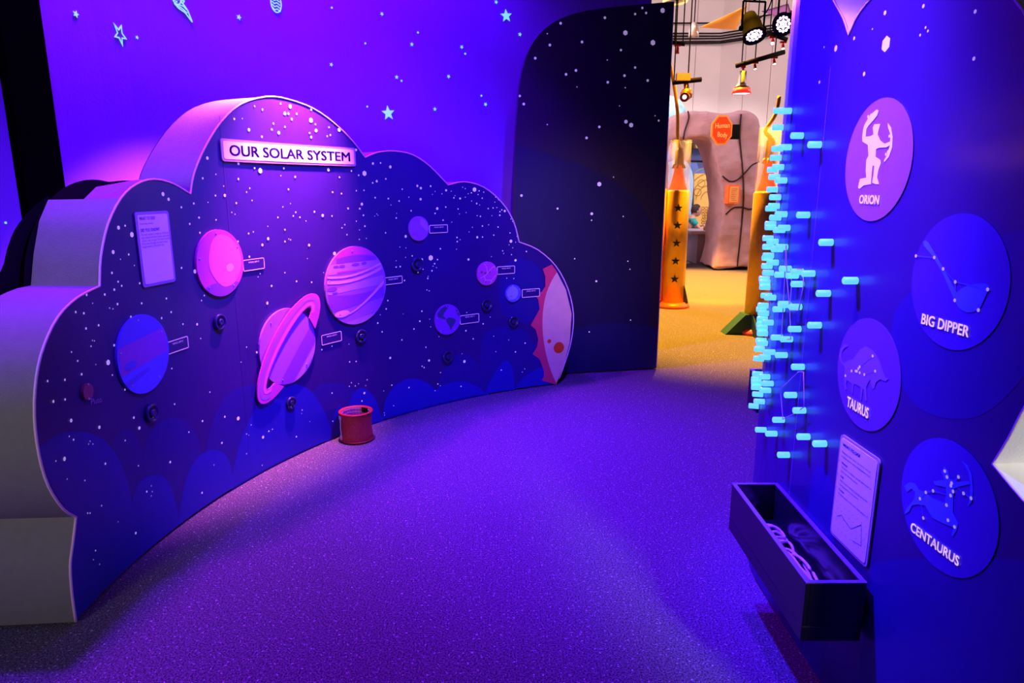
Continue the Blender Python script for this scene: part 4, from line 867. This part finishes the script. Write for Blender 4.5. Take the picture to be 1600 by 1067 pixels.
rod = smooth([(c2.x, c2.y, at(1195, 215, 7.05).z)]+[tuple(at(a, b, 7.05)) for a, b in ((1196, 205), (1205, 190), (1213, 175), (1218, 150))], 4)
bm = bmesh.new(); tube(bm, rod, .02, 8); mk('curved_rod', bm, m_gold, t2, True)
# bone-shaped archway
m_bone = M('mauve_foam_rock', (.50, .30, .36), .8, .22, 1.6, .25, bscale=5); m_crackm = M('dark_crack', (.03, .015, .02), .9)
YB = 12.6
og = smooth([(1030, 419), (1030, 300), (1032, 240), (1040, 200), (1054, 181), (1078, 173), (1103, 174), (1125, 179), (1150, 175), (1168, 173), (1182, 181), (1190, 200), (1191, 240), (1186, 300), (1184, 350), (1186, 390), (1188, 419)], 2)+smooth([(1114, 419), (1121, 390), (1127, 345), (1129, 305), (1124, 265), (1114, 235), (1110, 219), (1090, 216), (1068, 217), (1052, 222), (1046, 240), (1045, 300), (1045, 419)], 2)
q3 = [at(a, b, YB) for a, b in og]
q3 = [Vector((v.x, YB, max(v.z, .0))) for v in q3]
bm = bmesh.new(); vs_ = [bm.verts.new(v) for v in q3]; f_ = [bm.faces.new([vs_[i] for i in t3]) for t3 in tri([(v.x, v.z) for v in q3])]
r = bmesh.ops.extrude_face_region(bm, geom=f_); bmesh.ops.translate(bm, verts=[v for v in r['geom'] if isinstance(v, bmesh.types.BMVert)], vec=(0, 1.0, 0))
bmesh.ops.recalc_face_normals(bm, faces=bm.faces)
arch = thing('bone_archway', (at(1150, 400, YB).x, YB+.5, 0), 'huge rough mauve bone-shaped archway beyond the doorway', 'archway')
o = mk('arch_body', bm, m_bone, arch)
md = o.modifiers.new('b', 'REMESH'); md.mode = 'VOXEL'; md.voxel_size = .045
md = o.modifiers.new('s', 'SMOOTH'); md.factor = .6; md.iterations = 14
md = o.modifiers.new('d', 'DISPLACE'); tx = bpy.data.textures.new('clouds', 'CLOUDS'); tx.noise_scale = .5; md.texture = tx; md.strength = .10; md.mid_level = .5
bpy.context.view_layer.update(); ev_ = o.evaluated_get(bpy.context.evaluated_depsgraph_get())
for pts in ([(1158, 178), (1156, 215), (1160, 260), (1162, 310), (1158, 360), (1152, 416)], [(1129, 275), (1140, 283), (1152, 281), (1166, 268), (1175, 258), (1186, 253)], [(1134, 335), (1146, 325), (1160, 324), (1172, 327), (1184, 322)], [(1075, 174), (1076, 185), (1070, 205), (1068, 217)]):
    bm = bmesh.new(); cp_ = []
    for a, b in smooth(pts, 4):
        d = ray(a, b).normalized(); ok, hp, hn, _ = ev_.ray_cast(Vector((0, 0, H))-o.matrix_world.translation, d)
        cp_.append(hp+o.matrix_world.translation-d*.004 if ok else at(a, b, YB+.05))
    tube(bm, cp_, .014, 6); mk('crack', bm, m_crackm, arch)
# octagonal sign on its bracket
YS = 12.0; c = at(1128, 203, YS); rs = 24*YS/F
t = thing('octagon_sign', c, 'orange octagonal sign lettered Human Body hanging on the archway', 'sign')
def octo(rx, rz, y0, y1, nm, mt, pa):
    bm = bmesh.new(); A_ = [bm.verts.new((c.x+rx*math.cos(PI/8+k*PI/4), y0, c.z+rz*math.sin(PI/8+k*PI/4))) for k in range(8)]; B_ = [bm.verts.new((v.co.x, y1, v.co.z)) for v in A_]
    bm.faces.new(A_); bm.faces.new(B_[::-1])
    for k in range(8): bm.faces.new([A_[k], A_[(k+1) % 8], B_[(k+1) % 8], B_[k]])
    bmesh.ops.recalc_face_normals(bm, faces=bm.faces); mk(nm, bm, mt, pa)
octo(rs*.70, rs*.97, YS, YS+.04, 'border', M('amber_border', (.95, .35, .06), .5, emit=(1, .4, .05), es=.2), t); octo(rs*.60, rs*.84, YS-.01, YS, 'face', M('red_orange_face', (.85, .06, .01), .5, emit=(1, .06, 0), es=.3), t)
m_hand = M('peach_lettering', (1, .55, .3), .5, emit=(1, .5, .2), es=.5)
fn = lambda a, b: Vector((a, YS-.013, b))
text(fn, 'Human', 'lettering', m_hand, t, c.x-rs*.44, c.x+rs*.46, c.z+rs*.10, rs*.30, c.z+rs*.14, bold=.005); text(fn, 'Body', 'lettering', m_hand, t, c.x-rs*.26, c.x+rs*.36, c.z-rs*.40, rs*.30, c.z-rs*.46, bold=.005)
bm = bmesh.new(); tube(bm, [c+Vector((0, .05, 0)), at(1148, 206, YB+.1)], .03, 8); box(bm, -.08, -.05, -.12, .08, .05, .12, Matrix.Translation(at(1147, 206, YS+.3))); mk('bracket', bm, m_black, t)
# framed notice
YN = 12.4; a0, a1 = at(1137, 318, YN), at(1157, 289, YN)
t = thing('framed_notice', ((a0.x+a1.x)/2, YN, a0.z), 'small orange framed notice on the archway\'s right leg', 'sign')
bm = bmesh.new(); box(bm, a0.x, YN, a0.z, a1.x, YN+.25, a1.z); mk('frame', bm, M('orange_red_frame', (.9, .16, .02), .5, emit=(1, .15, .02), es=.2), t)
bm = bmesh.new(); box(bm, a0.x+.025, YN-.006, a0.z+.025, a1.x-.025, YN, a1.z-.025); mk('face', bm, M('orange_paper', (.95, .50, .18), .6, .05), t)
bm = bmesh.new()
for k in range(7): box(bm, a0.x+.05, YN-.009, a1.z-.07-k*.033, a1.x-.05-.02*(k % 3), YN-.0065, a1.z-.062-k*.033)
mk('print_lines', bm, m_orange, t)
# blue alcove with yellow poster behind the arch
m_alc = M('blue_foam_rock', (.13, .20, .55), .8, .15, 2, .2, bscale=6)
YA = 15.6; 
def plate(nm, pts, Y, th, mt, pa=None, lab=None, cat=None):
    q = [at(a, b, Y) for a, b in pts]; bm = bmesh.new(); vs_ = [bm.verts.new((v.x, Y, max(v.z, 0))) for v in q]; ff = []
    for t3 in tri([(v.x, v.z) for v in q]):
        try: ff.append(bm.faces.new([vs_[i] for i in t3]))
        except ValueError: pass
    r = bmesh.ops.extrude_face_region(bm, geom=ff); bmesh.ops.translate(bm, verts=[v for v in r['geom'] if isinstance(v, bmesh.types.BMVert)], vec=(0, th, 0)); bmesh.ops.recalc_face_normals(bm, faces=bm.faces)
    if pa: return mk(nm, bm, mt, pa)
    cc = sum(q, Vector())/len(q); o = mk(nm, bm, mt, org=(cc.x, Y, min(v.z for v in q))); tag(o, lab, cat); return o
al = thing('blue_alcove', (at(1095, 398, YA).x, YA, 0), 'blue rock-like alcove wall seen through the bone archway', 'wall')
plate('rock_wall', [(1010, 400), (1010, 212), (1140, 212), (1140, 400)], YA, .4, m_alc, al)
plate('rock_wall', [(1086, 222), (1088, 231), (1112, 233), (1116, 222), (1116, 214), (1060, 214), (1072, 224)], YA-.3, .28, M('tan_foam_rock', (.50, .36, .18), .8, .1), al)
for pts in ([(1083, 222), (1080, 236), (1077, 250)], [(1068, 251), (1100, 252), (1125, 253)], [(1117, 240), (1112, 252), (1112, 268)]):
    bm = bmesh.new(); tube(bm, [at(a, b, YA-.005) for a, b in smooth(pts, 3)], .02, 5); mk('crack', bm, m_crackm, al)
YP = YA-.14
po = thing('yellow_poster_wall', (at(1105, 390, YP).x, YP, 0), 'yellow poster wall lettered STUFF with line drawings, behind the seated boy', 'display panel')
m_yel = M('yellow_poster', (.95, .58, .16), .7, .06, 3); m_brn = M('brown_line_print', (.55, .28, .05), .7)
plate('board', [(1083, 400), (1084, 300), (1085, 271), (1140, 271), (1140, 400)], YP, .1, m_yel, po)
fnp = lambda a, b: Vector((a, YP-.006, b)); a0 = at(1110, 277, YP); a1 = at(1128, 277, YP); text(fnp, 'STUFF', 'lettering', M('dark_blue_ink', (.05, .05, .15), .6), po, a0.x, a1.x+.04, a0.z, .055, bold=.02)
bm = bmesh.new(); cc = at(1105, 312, YP)
for k in range(5):
    R_ = .18+.13*k; tube(bm, [Vector((cc.x+R_*.8*math.cos(a), YP-.004, cc.z+R_*math.sin(a))) for a in [PI*i/16 for i in range(17)]], .008, 4)
for (a, b) in ((1096, 286), (1112, 290), (1120, 300), (1090, 300)):
    c_ = at(a, b, YP); tube(bm, [Vector((c_.x+.08*math.cos(u), YP-.004, c_.z+.08*math.sin(u))) for u in [2*PI*i/12 for i in range(12)]], .006, 4, True)
for i in range(7):
    for j in range(6):
        c_ = at(1098+i*4.2+random.random()*2, 325+j*4.5, YP); tube(bm, [Vector((c_.x+.035*math.cos(u), YP-.004, c_.z+.03*math.sin(u))) for u in [2*PI*k/6 for k in range(6)]], .006, 4, True)
mk('line_drawings', bm, m_brn, po, kind='stuff')
# light-blue standing cut-out with a darker oval
cut_ = thing('blue_cutout', (at(1072, 395, 15.32).x, 15.32, 0), 'light blue curved cut-out with a darker blue rim standing left of the yellow poster', 'display panel')
plate('board', smooth([(1040, 393), (1040, 270), (1050, 252), (1064, 247), (1076, 256), (1083, 275), (1083, 300), (1080, 330), (1080, 360), (1083, 384)], 3), 15.32, .08, M('light_blue_board', (.42, .62, .95), .6, .05), cut_)
plate('blue_oval', smooth([(1068, 318), (1073, 322), (1077, 335), (1078, 352), (1074, 372), (1068, 382), (1060, 384), (1060, 318)], 3), 15.27, .05, M('mid_blue_board', (.10, .25, .70), .6, .05), cut_)
plate('pale_tag', [(1073, 349), (1078, 349), (1078, 366), (1073, 366)], 15.22, .03, M('cream_card', (.9, .7, .6), .6), cut_)
bm = bmesh.new(); cg = at(1043, 184, 14.2); bmesh.ops.create_icosphere(bm, subdivisions=4, radius=.36, matrix=Matrix.Translation(cg) @ Matrix.Diagonal((1, 1, 1.15, 1))); tb_ = thing('blue_dome', (cg.x-.1, cg.y, 0), 'pale blue and white rounded dome peeking past the dark panel beside the archway', 'dome'); mk('shell', bm, M('blue_white_shell', (.30, .58, .88), .5, .5, 3), tb_, True)
bm = bmesh.new(); tube(bm, [(cg.x-.2, cg.y, 0), (cg.x-.2, cg.y, cg.z-.25)], .05, 10); mk('post', bm, m_white, tb_, True)
# table, two stools and the boy
YT = 13.7; ta = at(1088, 400, YT); tb = at(1125, 400, YT); ztop = at(1100, 361, YT).z; m_tab = M('mauve_laminate', (.28, .20, .32), .5, .04)
tbl = thing('mauve_counter', ((ta.x+tb.x)/2, YT+.4, 0), 'mauve box counter the seated boy leans on', 'table')
bm = bmesh.new(); x0 = at(1090, 380, YT).x; x1 = at(1140, 380, YT).x; box(bm, x0, YT, 0, x1, YT+.8, ztop-.06); mk('body', bm, m_tab, tbl)
bm = bmesh.new(); x0t = at(1079, 361, YT).x; box(bm, x0t, YT-.08, ztop-.06, x1+.08, YT+.9, ztop); bmesh.ops.bevel(bm, geom=bm.edges[:], offset=.01, segments=2, affect='EDGES'); mk('top', bm, M('pale_mauve_laminate', (.42, .32, .45), .5, .04), tbl)
bx = at(1096, 352, YT+.95).x
for (u, v, lb) in ((bx-.22, YT+1.15, 'small dark round stool under the seated boy'),):
    st_ = thing('stool', (u, v, 0), lb, 'stool')
    bm = bmesh.new(); lathe(bm, [(.17, .40), (.18, .42), (.17, .46), (0, .47)], (u, v, 0), 20); mk('seat', bm, M('dark_stool_seat', (.05, .03, .04), .6) if 'dark_stool_seat' not in bpy.data.materials else bpy.data.materials['dark_stool_seat'], st_, True)
    bm = bmesh.new(); lathe(bm, [(.16, 0), (.16, .02), (.03, .04), (.025, .40)], (u, v, 0), 18); mk('pedestal', bm, m_black, st_, True)
def skin(name, pts, edges, rad, mat, parent, sub=2, org=None):
    me = bpy.data.meshes.new(name); org = org or porg(parent); me.from_pydata([tuple(Vector(p)-org) for p in pts], edges, [])
    o = link(name, me, mat, parent); m_ = o.modifiers.new('skin', 'SKIN'); m_.use_smooth_shade = True
    for i, r_ in enumerate(rad): me.skin_vertices[0].data[i].radius = (r_, r_)
    me.skin_vertices[0].data[0].use_root = True
    s2 = o.modifiers.new('sub', 'SUBSURF'); s2.levels = sub; s2.render_levels = sub; return o
# boy faces right (+x), seated behind the counter, arms on the top
hx, hy = bx-.22, YT+1.15; S0 = .56
boy = thing('boy', (hx, hy, 0), 'seated boy in a teal shirt leaning on the mauve counter, facing right', 'person')
m_skin_ = M('skin', (.72, .40, .30), .55, .04); m_hair = M('dark_brown_hair', (.04, .02, .015), .7, .2, 60); m_teal = M('teal_shirt', (.03, .45, .45), .8, .06); m_jean = M('dark_trousers', (.03, .04, .08), .8)
zt0 = ztop+.03; neck = at(1100, 338, hy); zs = neck.z-.02
B_ = [(hx, hy, S0+.06), (hx+.02, hy, S0+.22), (hx+.05, hy, zs-.08), (hx+.09, hy, zs+.03), (hx+.12, hy, zs+.12),
      (hx+.06, hy-.13, zs-.06), (hx+.2, hy-.17, zs-.24), (hx+.40, hy-.14, zt0+.02),
      (hx+.06, hy+.13, zs-.06), (hx+.2, hy+.17, zs-.24), (hx+.40, hy+.12, zt0+.02),
      (hx+.02, hy-.08, S0), (hx+.36, hy-.10, S0-.02), (hx+.34, hy-.10, .10), (hx+.42, hy-.10, .04),
      (hx+.02, hy+.08, S0), (hx+.36, hy+.10, S0-.02), (hx+.34, hy+.10, .10), (hx+.42, hy+.10, .04)]
E_ = [(0, 1), (1, 2), (2, 3), (3, 4), (2, 5), (5, 6), (6, 7), (2, 8), (8, 9), (9, 10), (0, 11), (11, 12), (12, 13), (13, 14), (0, 15), (15, 16), (16, 17), (17, 18)]
skin('body', B_, E_, [.11, .105, .10, .045, .04, .055, .038, .024, .055, .038, .024, .075, .055, .04, .03, .075, .055, .04, .03], m_skin_, boy)
skin('shirt', [B_[0], B_[1], B_[2], B_[5], (hx+.14, hy-.155, zs-.16), B_[8], (hx+.14, hy+.155, zs-.16), (hx+.075, hy, zs-.02)], [(0, 1), (1, 2), (2, 3), (3, 4), (2, 5), (5, 6), (2, 7)], [.13, .122, .118, .068, .056, .068, .056, .06], m_teal, boy)
skin('trousers', [B_[0], B_[11], B_[12], B_[13], B_[15], B_[16], B_[17]], [(0, 1), (1, 2), (2, 3), (0, 4), (4, 5), (5, 6)], [.12, .088, .068, .052, .088, .068, .052], m_jean, boy)
hc = Vector((hx+.15, hy, at(1100, 329, hy).z))
bm = bmesh.new(); bmesh.ops.create_uvsphere(bm, u_segments=24, v_segments=16, radius=.105)
for v in bm.verts:
    c_ = v.co; c_.x *= .98; c_.y *= .80; c_.z *= 1.18
    if c_.x > .05 and abs(c_.y) < .02 and -.03 < c_.z < .015: c_.x += .018
    if c_.z < -.03: c_.x += .012; c_.y *= .88
bmesh.ops.translate(bm, verts=bm.verts, vec=hc); hd = mk('head', bm, m_skin_, boy, True)
bm = bmesh.new(); 
for sy in (-1, 1): bmesh.ops.create_uvsphere(bm, u_segments=8, v_segments=6, radius=.010, matrix=Matrix.Translation(hc+Vector((.088, sy*.032, .008))))
mk('eyes', bm, m_black, hd)
bm = bmesh.new(); tube(bm, [hc+Vector((.098, y, -.052-.1*y*y)) for y in (-.02, 0, .02)], .005, 5); mk('mouth', bm, m_crimson, hd)
bm = bmesh.new()
for sy in (-1, 1): bmesh.ops.create_uvsphere(bm, u_segments=10, v_segments=8, radius=.022, matrix=Matrix.Translation(hc+Vector((-.005, sy*.088, -.005))) @ Matrix.Diagonal((.7, .35, 1.2, 1)))
mk('ears', bm, m_skin_, hd, True)
bm = bmesh.new(); bmesh.ops.create_uvsphere(bm, u_segments=24, v_segments=16, radius=.114)
bmesh.ops.delete(bm, geom=[v for v in bm.verts if v.co.z < -.045+max(0, v.co.x)*1.3 or (v.co.x > .06 and v.co.z < .055)], context='VERTS')
for v in bm.verts: v.co = Vector((v.co.x*.99-.006, v.co.y*.84, v.co.z*1.16+.008))+hc
mk('hair', bm, m_hair, boy, True)
for sy, an in ((-1, hy-.14), (1, hy+.12)):   # hands flat on the counter
    w0 = Vector((hx+.40, an, zt0+.012)); pts = [w0, w0+Vector((.05, 0, -.005))]; ed = [(0, 1)]; rd = [.022, .024]
    for j, (dy, ln) in enumerate(((-.022, .045), (-.008, .052), (.008, .048), (.022, .036))):
        b0 = len(pts); pts += [w0+Vector((.075, dy, -.006)), w0+Vector((.075+ln, dy*1.25, -.014))]; ed += [(1, b0), (b0, b0+1)]; rd += [.008, .006]
    b0 = len(pts); pts += [w0+Vector((.045, -sy*.034, -.006)), w0+Vector((.072, -sy*.05, -.012))]; ed += [(1, b0), (b0, b0+1)]; rd += [.009, .007]
    skin('hand', pts, ed, rd, m_skin_, boy, 1)
m_clay = M('terracotta_block', (.55, .16, .05), .6)
for (a, lb) in ((1103, 'left of two small terracotta tubs on the mauve counter'), (1112, 'right of two small terracotta tubs on the mauve counter')):
    c_ = at(a, 356, YT+.25); bm = bmesh.new(); lathe(bm, [(.045, 0), (.05, .04), (.05, .085), (.042, .085), (.04, .02), (0, .02)], (c_.x, YT+.25, ztop), 18); tag(mk('tub', bm, m_clay, smooth=True, org=(c_.x, YT+.25, ztop)), lb, 'tub', 'tubs on the mauve counter')
# ---- rigging and lamps
m_rig = M('black_rig_paint', (.010, .008, .012), .8, spec=.08); m_redl = M('red_lamp_housing', (.75, .03, .04), .4); m_hot = M('lit_lens', (1, .9, .85), .3, emit=(1, .82, .75), es=6); m_pinkhot = M('lit_pink_lens', (1, .6, .9), .3, emit=(1, .55, 1), es=9)
def bar(pts, Y, r, label, cat='rail', name='lighting_bar', mt=None, hang=None):
    q = [at(a, b, Y if not isinstance(Y, (list, tuple)) else Y[i]) for i, (a, b) in enumerate(pts)]
    t = thing(name, q[0], label, cat); bm = bmesh.new(); tube(bm, q, r, 8); mk('bar', bm, mt or m_rig, t, True)
    for (a, b, Y2) in (hang or []):
        p = at(a, b, Y2); bm = bmesh.new(); tube(bm, [p, (p.x, p.y, 5.6)], .008, 5); mk('hanger', bm, mt or m_rig, t)
    return t
bar([(1150, 103), (1226, 81)], 9.6, .03, 'black lighting bar rising to the right behind the violet floodlight', hang=[(1159, 100, 9.6), (1180, 94, 9.6), (1211, 85, 9.6)])
bar([(1051, 129), (1096, 124)], 8.6, .028, 'short black bar carrying the robotic spotlight at the doorway\'s left', hang=[(1053, 129, 8.6), (1075, 126, 8.6)])
bar([(1198, 50), (1230, 62)], 10.2, .03, 'black lighting bar sloping down right above the red spots', hang=[(1203, 52, 10.2), (1225, 60, 10.2)])
bar([(1050, 66), (1070, 69)], 9.2, .025, 'stub of black bar holding the single red spot near the dark panel', hang=[(1054, 66, 9.2), (1067, 68, 9.2)])
pr = thing('pipe_run', (kx, ky-.3, 4), 'set of thin pipes bent round the corner high on the cream wall', 'pipes')
for b in (36, 52, 56.5, 61, 65.5, 68): 
    p0, p1 = at(1030, b, ky-.15), at(1126, b+(-1 if b > 60 else 0), ky-.2); d_ = Vector((9.6-kx, 12.2-ky, 0)).normalized()
    p2 = p1+d_*3.6; bm = bmesh.new(); tube(bm, [p0, p1, p2], .016, 6); mk('pipe', bm, m_rig, pr)
def spot(a, b, Y, sc, d, label, lit=True):
    p = at(a, b, Y); k = sc*Y/F; t = thing('red_spotlight', p, label, 'spotlight', 'red spotlights on the bars'); d = Vector(d).normalized()
    bm = bmesh.new(); box(bm, p.x-5*k, p.y-1.5*k, p.z-1.2*k, p.x+5*k, p.y+1.5*k, p.z+1.5*k); mk('mount', bm, m_redl, t)
    q = p-Vector((0, 0, 5*k)); bm = bmesh.new(); tube(bm, [p, q], 1*k, 6); mk('stem', bm, m_redl, t)
    bm = bmesh.new(); lathe(bm, [(1.5*k, -3*k), (2.2*k, -2*k), (2.4*k, 3*k), (3.0*k, 6*k), (2.5*k, 6*k), (2*k, 4.5*k)], q, 16, d); mk('housing', bm, m_redl, t, True)
    bm = bmesh.new(); lathe(bm, [(2.4*k, 5.4*k), (0, 5.6*k)], q, 16, d); mk('lens', bm, m_hot if lit else m_redl, t)
spot(1059, 71, 9.2, 1.0, (0, 0, -1), 'unlit red spotlight on the stub bar next to the dark panel', False)
spot(1180, 98, 9.6, .9, (.0, -.5, -1), 'lit red spotlight on the rising bar, left one')
spot(1210, 90, 9.6, .95, (0, -.6, -1), 'lit red spotlight on the rising bar, right one')
spot(1208, 58, 10.2, 1.1, (-.4, -1, -.9), 'round bright red spotlight on the upper bar, left one')
spot(1224, 66, 10.2, .95, (-.1, -.6, -1), 'lit red spotlight on the upper bar beside the constellation wall')
# robotic spotlight
p = at(1072, 133, 8.55); t = thing('robot_spotlight', p, 'copper-coloured articulated spotlight with red lens under the short bar', 'spotlight')
m_cop = M('copper_metal', (.35, .14, .08), .35, .2, 30, metal=.6)
bm = bmesh.new(); box(bm, p.x-.09, p.y-.04, p.z-.02, p.x+.07, p.y+.04, p.z+.06, Matrix.Translation((-.03, 0, .07))); mk('ballast', bm, M('beige_ballast', (.55, .42, .35), .5), t)
bm = bmesh.new(); tube(bm, [p+Vector((0, 0, .02)), p+Vector((.02, 0, -.12))], .03, 8); tube(bm, [p+Vector((.05, 0, -.04)), p+Vector((.06, 0, -.14))], .02, 8); bmesh.ops.create_uvsphere(bm, u_segments=14, v_segments=10, radius=.07, matrix=Matrix.Translation(p+Vector((.01, 0, -.10)))); mk('yoke', bm, m_cop, t, True)
l0 = p+Vector((.02, -.02, -.13)); dd = (at(1066, 152, 8.3)-l0).normalized(); bm = bmesh.new(); lathe(bm, [(.035, 0), (.04, .02), (.04, .11), (.055, .15), (.05, .15)], l0, 16, dd); mk('barrel', bm, m_cop, t, True)
bm = bmesh.new(); lathe(bm, [(.052, .145), (0, .155)], l0, 16, dd); mk('lens', bm, M('lit_red_lens', (1, .3, .3), .3, emit=(1, .25, .22), es=5), t)
# dome lamp with red rim
p = at(1161, 111, 9.6); k = 9.6/F; t = thing('dome_lamp', p, 'hanging dome lamp with grey neck and glowing red rim', 'lamp')
bm = bmesh.new(); lathe(bm, [(5.5*k, 0), (5.5*k, -16*k), (6.5*k, -18*k), (12*k, -24*k)], p, 28); mk('neck', bm, M('grey_lamp_metal', (.40, .34, .34), .4, metal=.4), t, True)
bm = bmesh.new(); lathe(bm, [(12*k, -24*k), (14*k, -32*k), (13.2*k, -32*k), (11.5*k, -25*k)], p, 28); mk('rim', bm, M('lit_red_glass', (.95, .05, .04), .3, emit=(1, .03, .03), es=.9), t, True)
bm = bmesh.new(); lathe(bm, [(12.8*k, -31*k), (0, -31*k)], p, 28); mk('diffuser', bm, M('lit_diffuser', (1, .8, .8), .4, emit=(1, .75, .75), es=1.5), t)
bm = bmesh.new(); tube(bm, [p, p+Vector((0, 0, 9*k))], 1.6*k, 8); box(bm, p.x-3*k, p.y-2*k, p.z+4*k, p.x+3*k, p.y+2*k, p.z+8*k); mk('mount', bm, m_redl, t)
# glass pendant
p = at(1085, 35, 11.5); t = thing('glass_pendant', p, 'small clear ribbed glass pendant lamp hanging near the brown ceiling', 'lamp'); k = 11.5/F
bm = bmesh.new(); lathe(bm, [(3*k, 0), (5*k, -3*k), (7*k, -12*k), (7.3*k, -19*k), (6.8*k, -19*k), (6*k, -10*k), (3*k, -2*k)], p, 24); mk('shade', bm, M('frosted_glass', (.85, .70, .58), .3, trans=.5), t, True)
bm = bmesh.new(); bmesh.ops.create_uvsphere(bm, u_segments=12, v_segments=8, radius=2*k, matrix=Matrix.Translation(p+Vector((0, 0, -5*k)))); mk('bulb', bm, m_hot, t, True)
bm = bmesh.new(); tube(bm, [p, (p.x, p.y, 5.6)], .01, 5); mk('cord', bm, m_rig, t)
# ring lamp at the very top
p = at(1055, 2, 10.5); t = thing('ring_lamp', p, 'glowing orange ring lamp cut by the photo\'s top edge above the dark panel', 'lamp')
bm = bmesh.new(); tube(bm, [p+Vector((.16*math.cos(a), .16*math.sin(a), 0)) for a in [2*PI*i/32 for i in range(32)]], .016, 8, True); mk('ring', bm, M('lit_orange_ring', (1, .5, .2), .3, emit=(1, .45, .12), es=2), t, True)
bm = bmesh.new(); lathe(bm, [(.14, .0), (.05, .04), (0, .04)], p, 20); mk('shade', bm, M('blue_grey_shade', (.3, .4, .6), .4), t, True)
bm = bmesh.new(); tube(bm, [p+Vector((0, 0, .04)), (p.x, p.y, 5.6)], .008, 5); mk('cord', bm, m_rig, t)
# fabric sails
def sail(pts, Ys, mt, label):
    q = [at(a, b, y) for (a, b), y in zip(pts, Ys)]; bm = bmesh.new(); N = 10; g = []
    for i in range(N+1):
        row = []
        for j in range(N+1-i):
            u, v = i/N, j/N; w2 = 1-u-v; pp = q[0]*w2+q[1]*u+q[2]*v; pp.z -= .5*u*v*w2*3; row.append(bm.verts.new(pp))
        g.append(row)
    for i in range(N):
        for j in range(N-i):
            bm.faces.new([g[i][j], g[i+1][j], g[i][j+1]])
            if j < N-i-1: bm.faces.new([g[i+1][j], g[i+1][j+1], g[i][j+1]])
    r = bmesh.ops.extrude_face_region(bm, geom=bm.faces[:]); bmesh.ops.translate(bm, verts=[v for v in r['geom'] if isinstance(v, bmesh.types.BMVert)], vec=(0, 0, .006)); bmesh.ops.recalc_face_normals(bm, faces=bm.faces)
    tag(mk('ceiling_sail', bm, mt, smooth=True, org=q[0]), label, 'fabric')
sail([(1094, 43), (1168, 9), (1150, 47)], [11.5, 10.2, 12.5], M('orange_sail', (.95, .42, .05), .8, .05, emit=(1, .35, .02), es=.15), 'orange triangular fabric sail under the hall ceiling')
sail([(1190, 18), (1232, 6), (1240, 34)], [12.5, 11.5, 11], M('purple_sail', (.30, .10, .30), .8, .05), 'purple triangular fabric sail behind the violet floodlight')
# violet PAR heads
m_vlens = M('violet_lit_lens', (.4, .1, 1), .3, emit=(.45, .06, 1), es=3)
def par(a, b, Y, k, tilt, label, vis=True):
    p = at(a, b, Y); t = thing('par_floodlight', p, label, 'floodlight', 'violet floodlights'); m_ph = bpy.data.materials.get('par_housing') or M('par_housing', (.002, .0018, .012), .8, spec=.02)
    d = Vector(tilt).normalized()
    bm = bmesh.new(); lathe(bm, [(7*k, -28*k), (10*k, -27*k), (15*k, -8*k), (16*k, 12*k), (18*k, 13*k), (18*k, 16*k), (15.5*k, 16*k), (15*k, 13*k)], p, 28, d); mk('housing', bm, m_ph, t, True)
    bm = bmesh.new(); lathe(bm, [(15.2*k, 12.4*k), (0, 12.4*k)], p, 28, d); ln_ = mk('lens', bm, m_vlens, t)
    ax = d.orthogonal().normalized(); ay = d.cross(ax); bm = bmesh.new()
    for rr_, nn_ in ((0, 1), (5.2*k, 6), (10.4*k, 12)):
        for j in range(nn_):
            a_ = 2*PI*j/nn_; lathe(bm, [(2.3*k, 12.6*k), (2.1*k, 13.2*k), (0, 13.5*k)], p+ax*rr_*math.cos(a_)+ay*rr_*math.sin(a_), 10, d)
    mk('led_cluster', bm, m_pinkhot, ln_, True, kind='stuff')
    sd = d.cross(Vector((0, 0, 1))).normalized(); bm = bmesh.new()
    for s_ in (-1, 1):
        c_ = p+sd*s_*18.5*k; tube(bm, [c_, (c_.x, c_.y, p.z+40*k)], 1.6*k, 6); lathe(bm, [(4*k, -1*k), (4*k, 3*k), (0, 3*k)], c_, 12, sd*s_)
    tube(bm, [(p+sd*18.5*k).xy.to_3d()+Vector((0, 0, p.z+40*k)), (p-sd*18.5*k).xy.to_3d()+Vector((0, 0, p.z+40*k))], 1.6*k, 6); mk('yoke', bm, m_ph, t)
    bm = bmesh.new(); tube(bm, [(p.x, p.y, p.z+40*k), (p.x, p.y, 4.9)], 2*k, 8); mk('hanging_pipe', bm, m_ph, t)
    bm = bmesh.new(); e_ = p-d*27*k; tube(bm, smooth([tuple(e_), tuple(e_+Vector((12*k, 0, -6*k))), tuple(e_+Vector((26*k, 0, 4*k))), tuple(e_+Vector((34*k, 0, 24*k))), tuple(e_+Vector((36*k, 0, 60*k)))], 4), 1.1*k, 6); mk('cable', bm, m_ph, t)
    lp = p+d*30*k
    lamp('SPOT', 'par_beam', lp, lp+d, 60, (.25, .05, 1), .05, 60, .6)
par(1176, 45, 6.9, .92*6.9/F, (.10, -.62, -1), 'violet floodlight with glowing lens hanging in the doorway')
par(1231, 36, 6.3, .9*6.3/F, (-.9, -.7, -.3), 'second violet floodlight half hidden behind the constellation wall\'s edge')
bm = bmesh.new(); p0, p1 = Vector((1.6, 6.9, 4.9)), Vector((4.2, 6.2, 4.9)); tube(bm, [p0, p1], .05, 10); tag(mk('lighting_bar', bm, m_rig, smooth=True, org=p0), 'thick black pipe the violet floodlights hang from', 'rail')
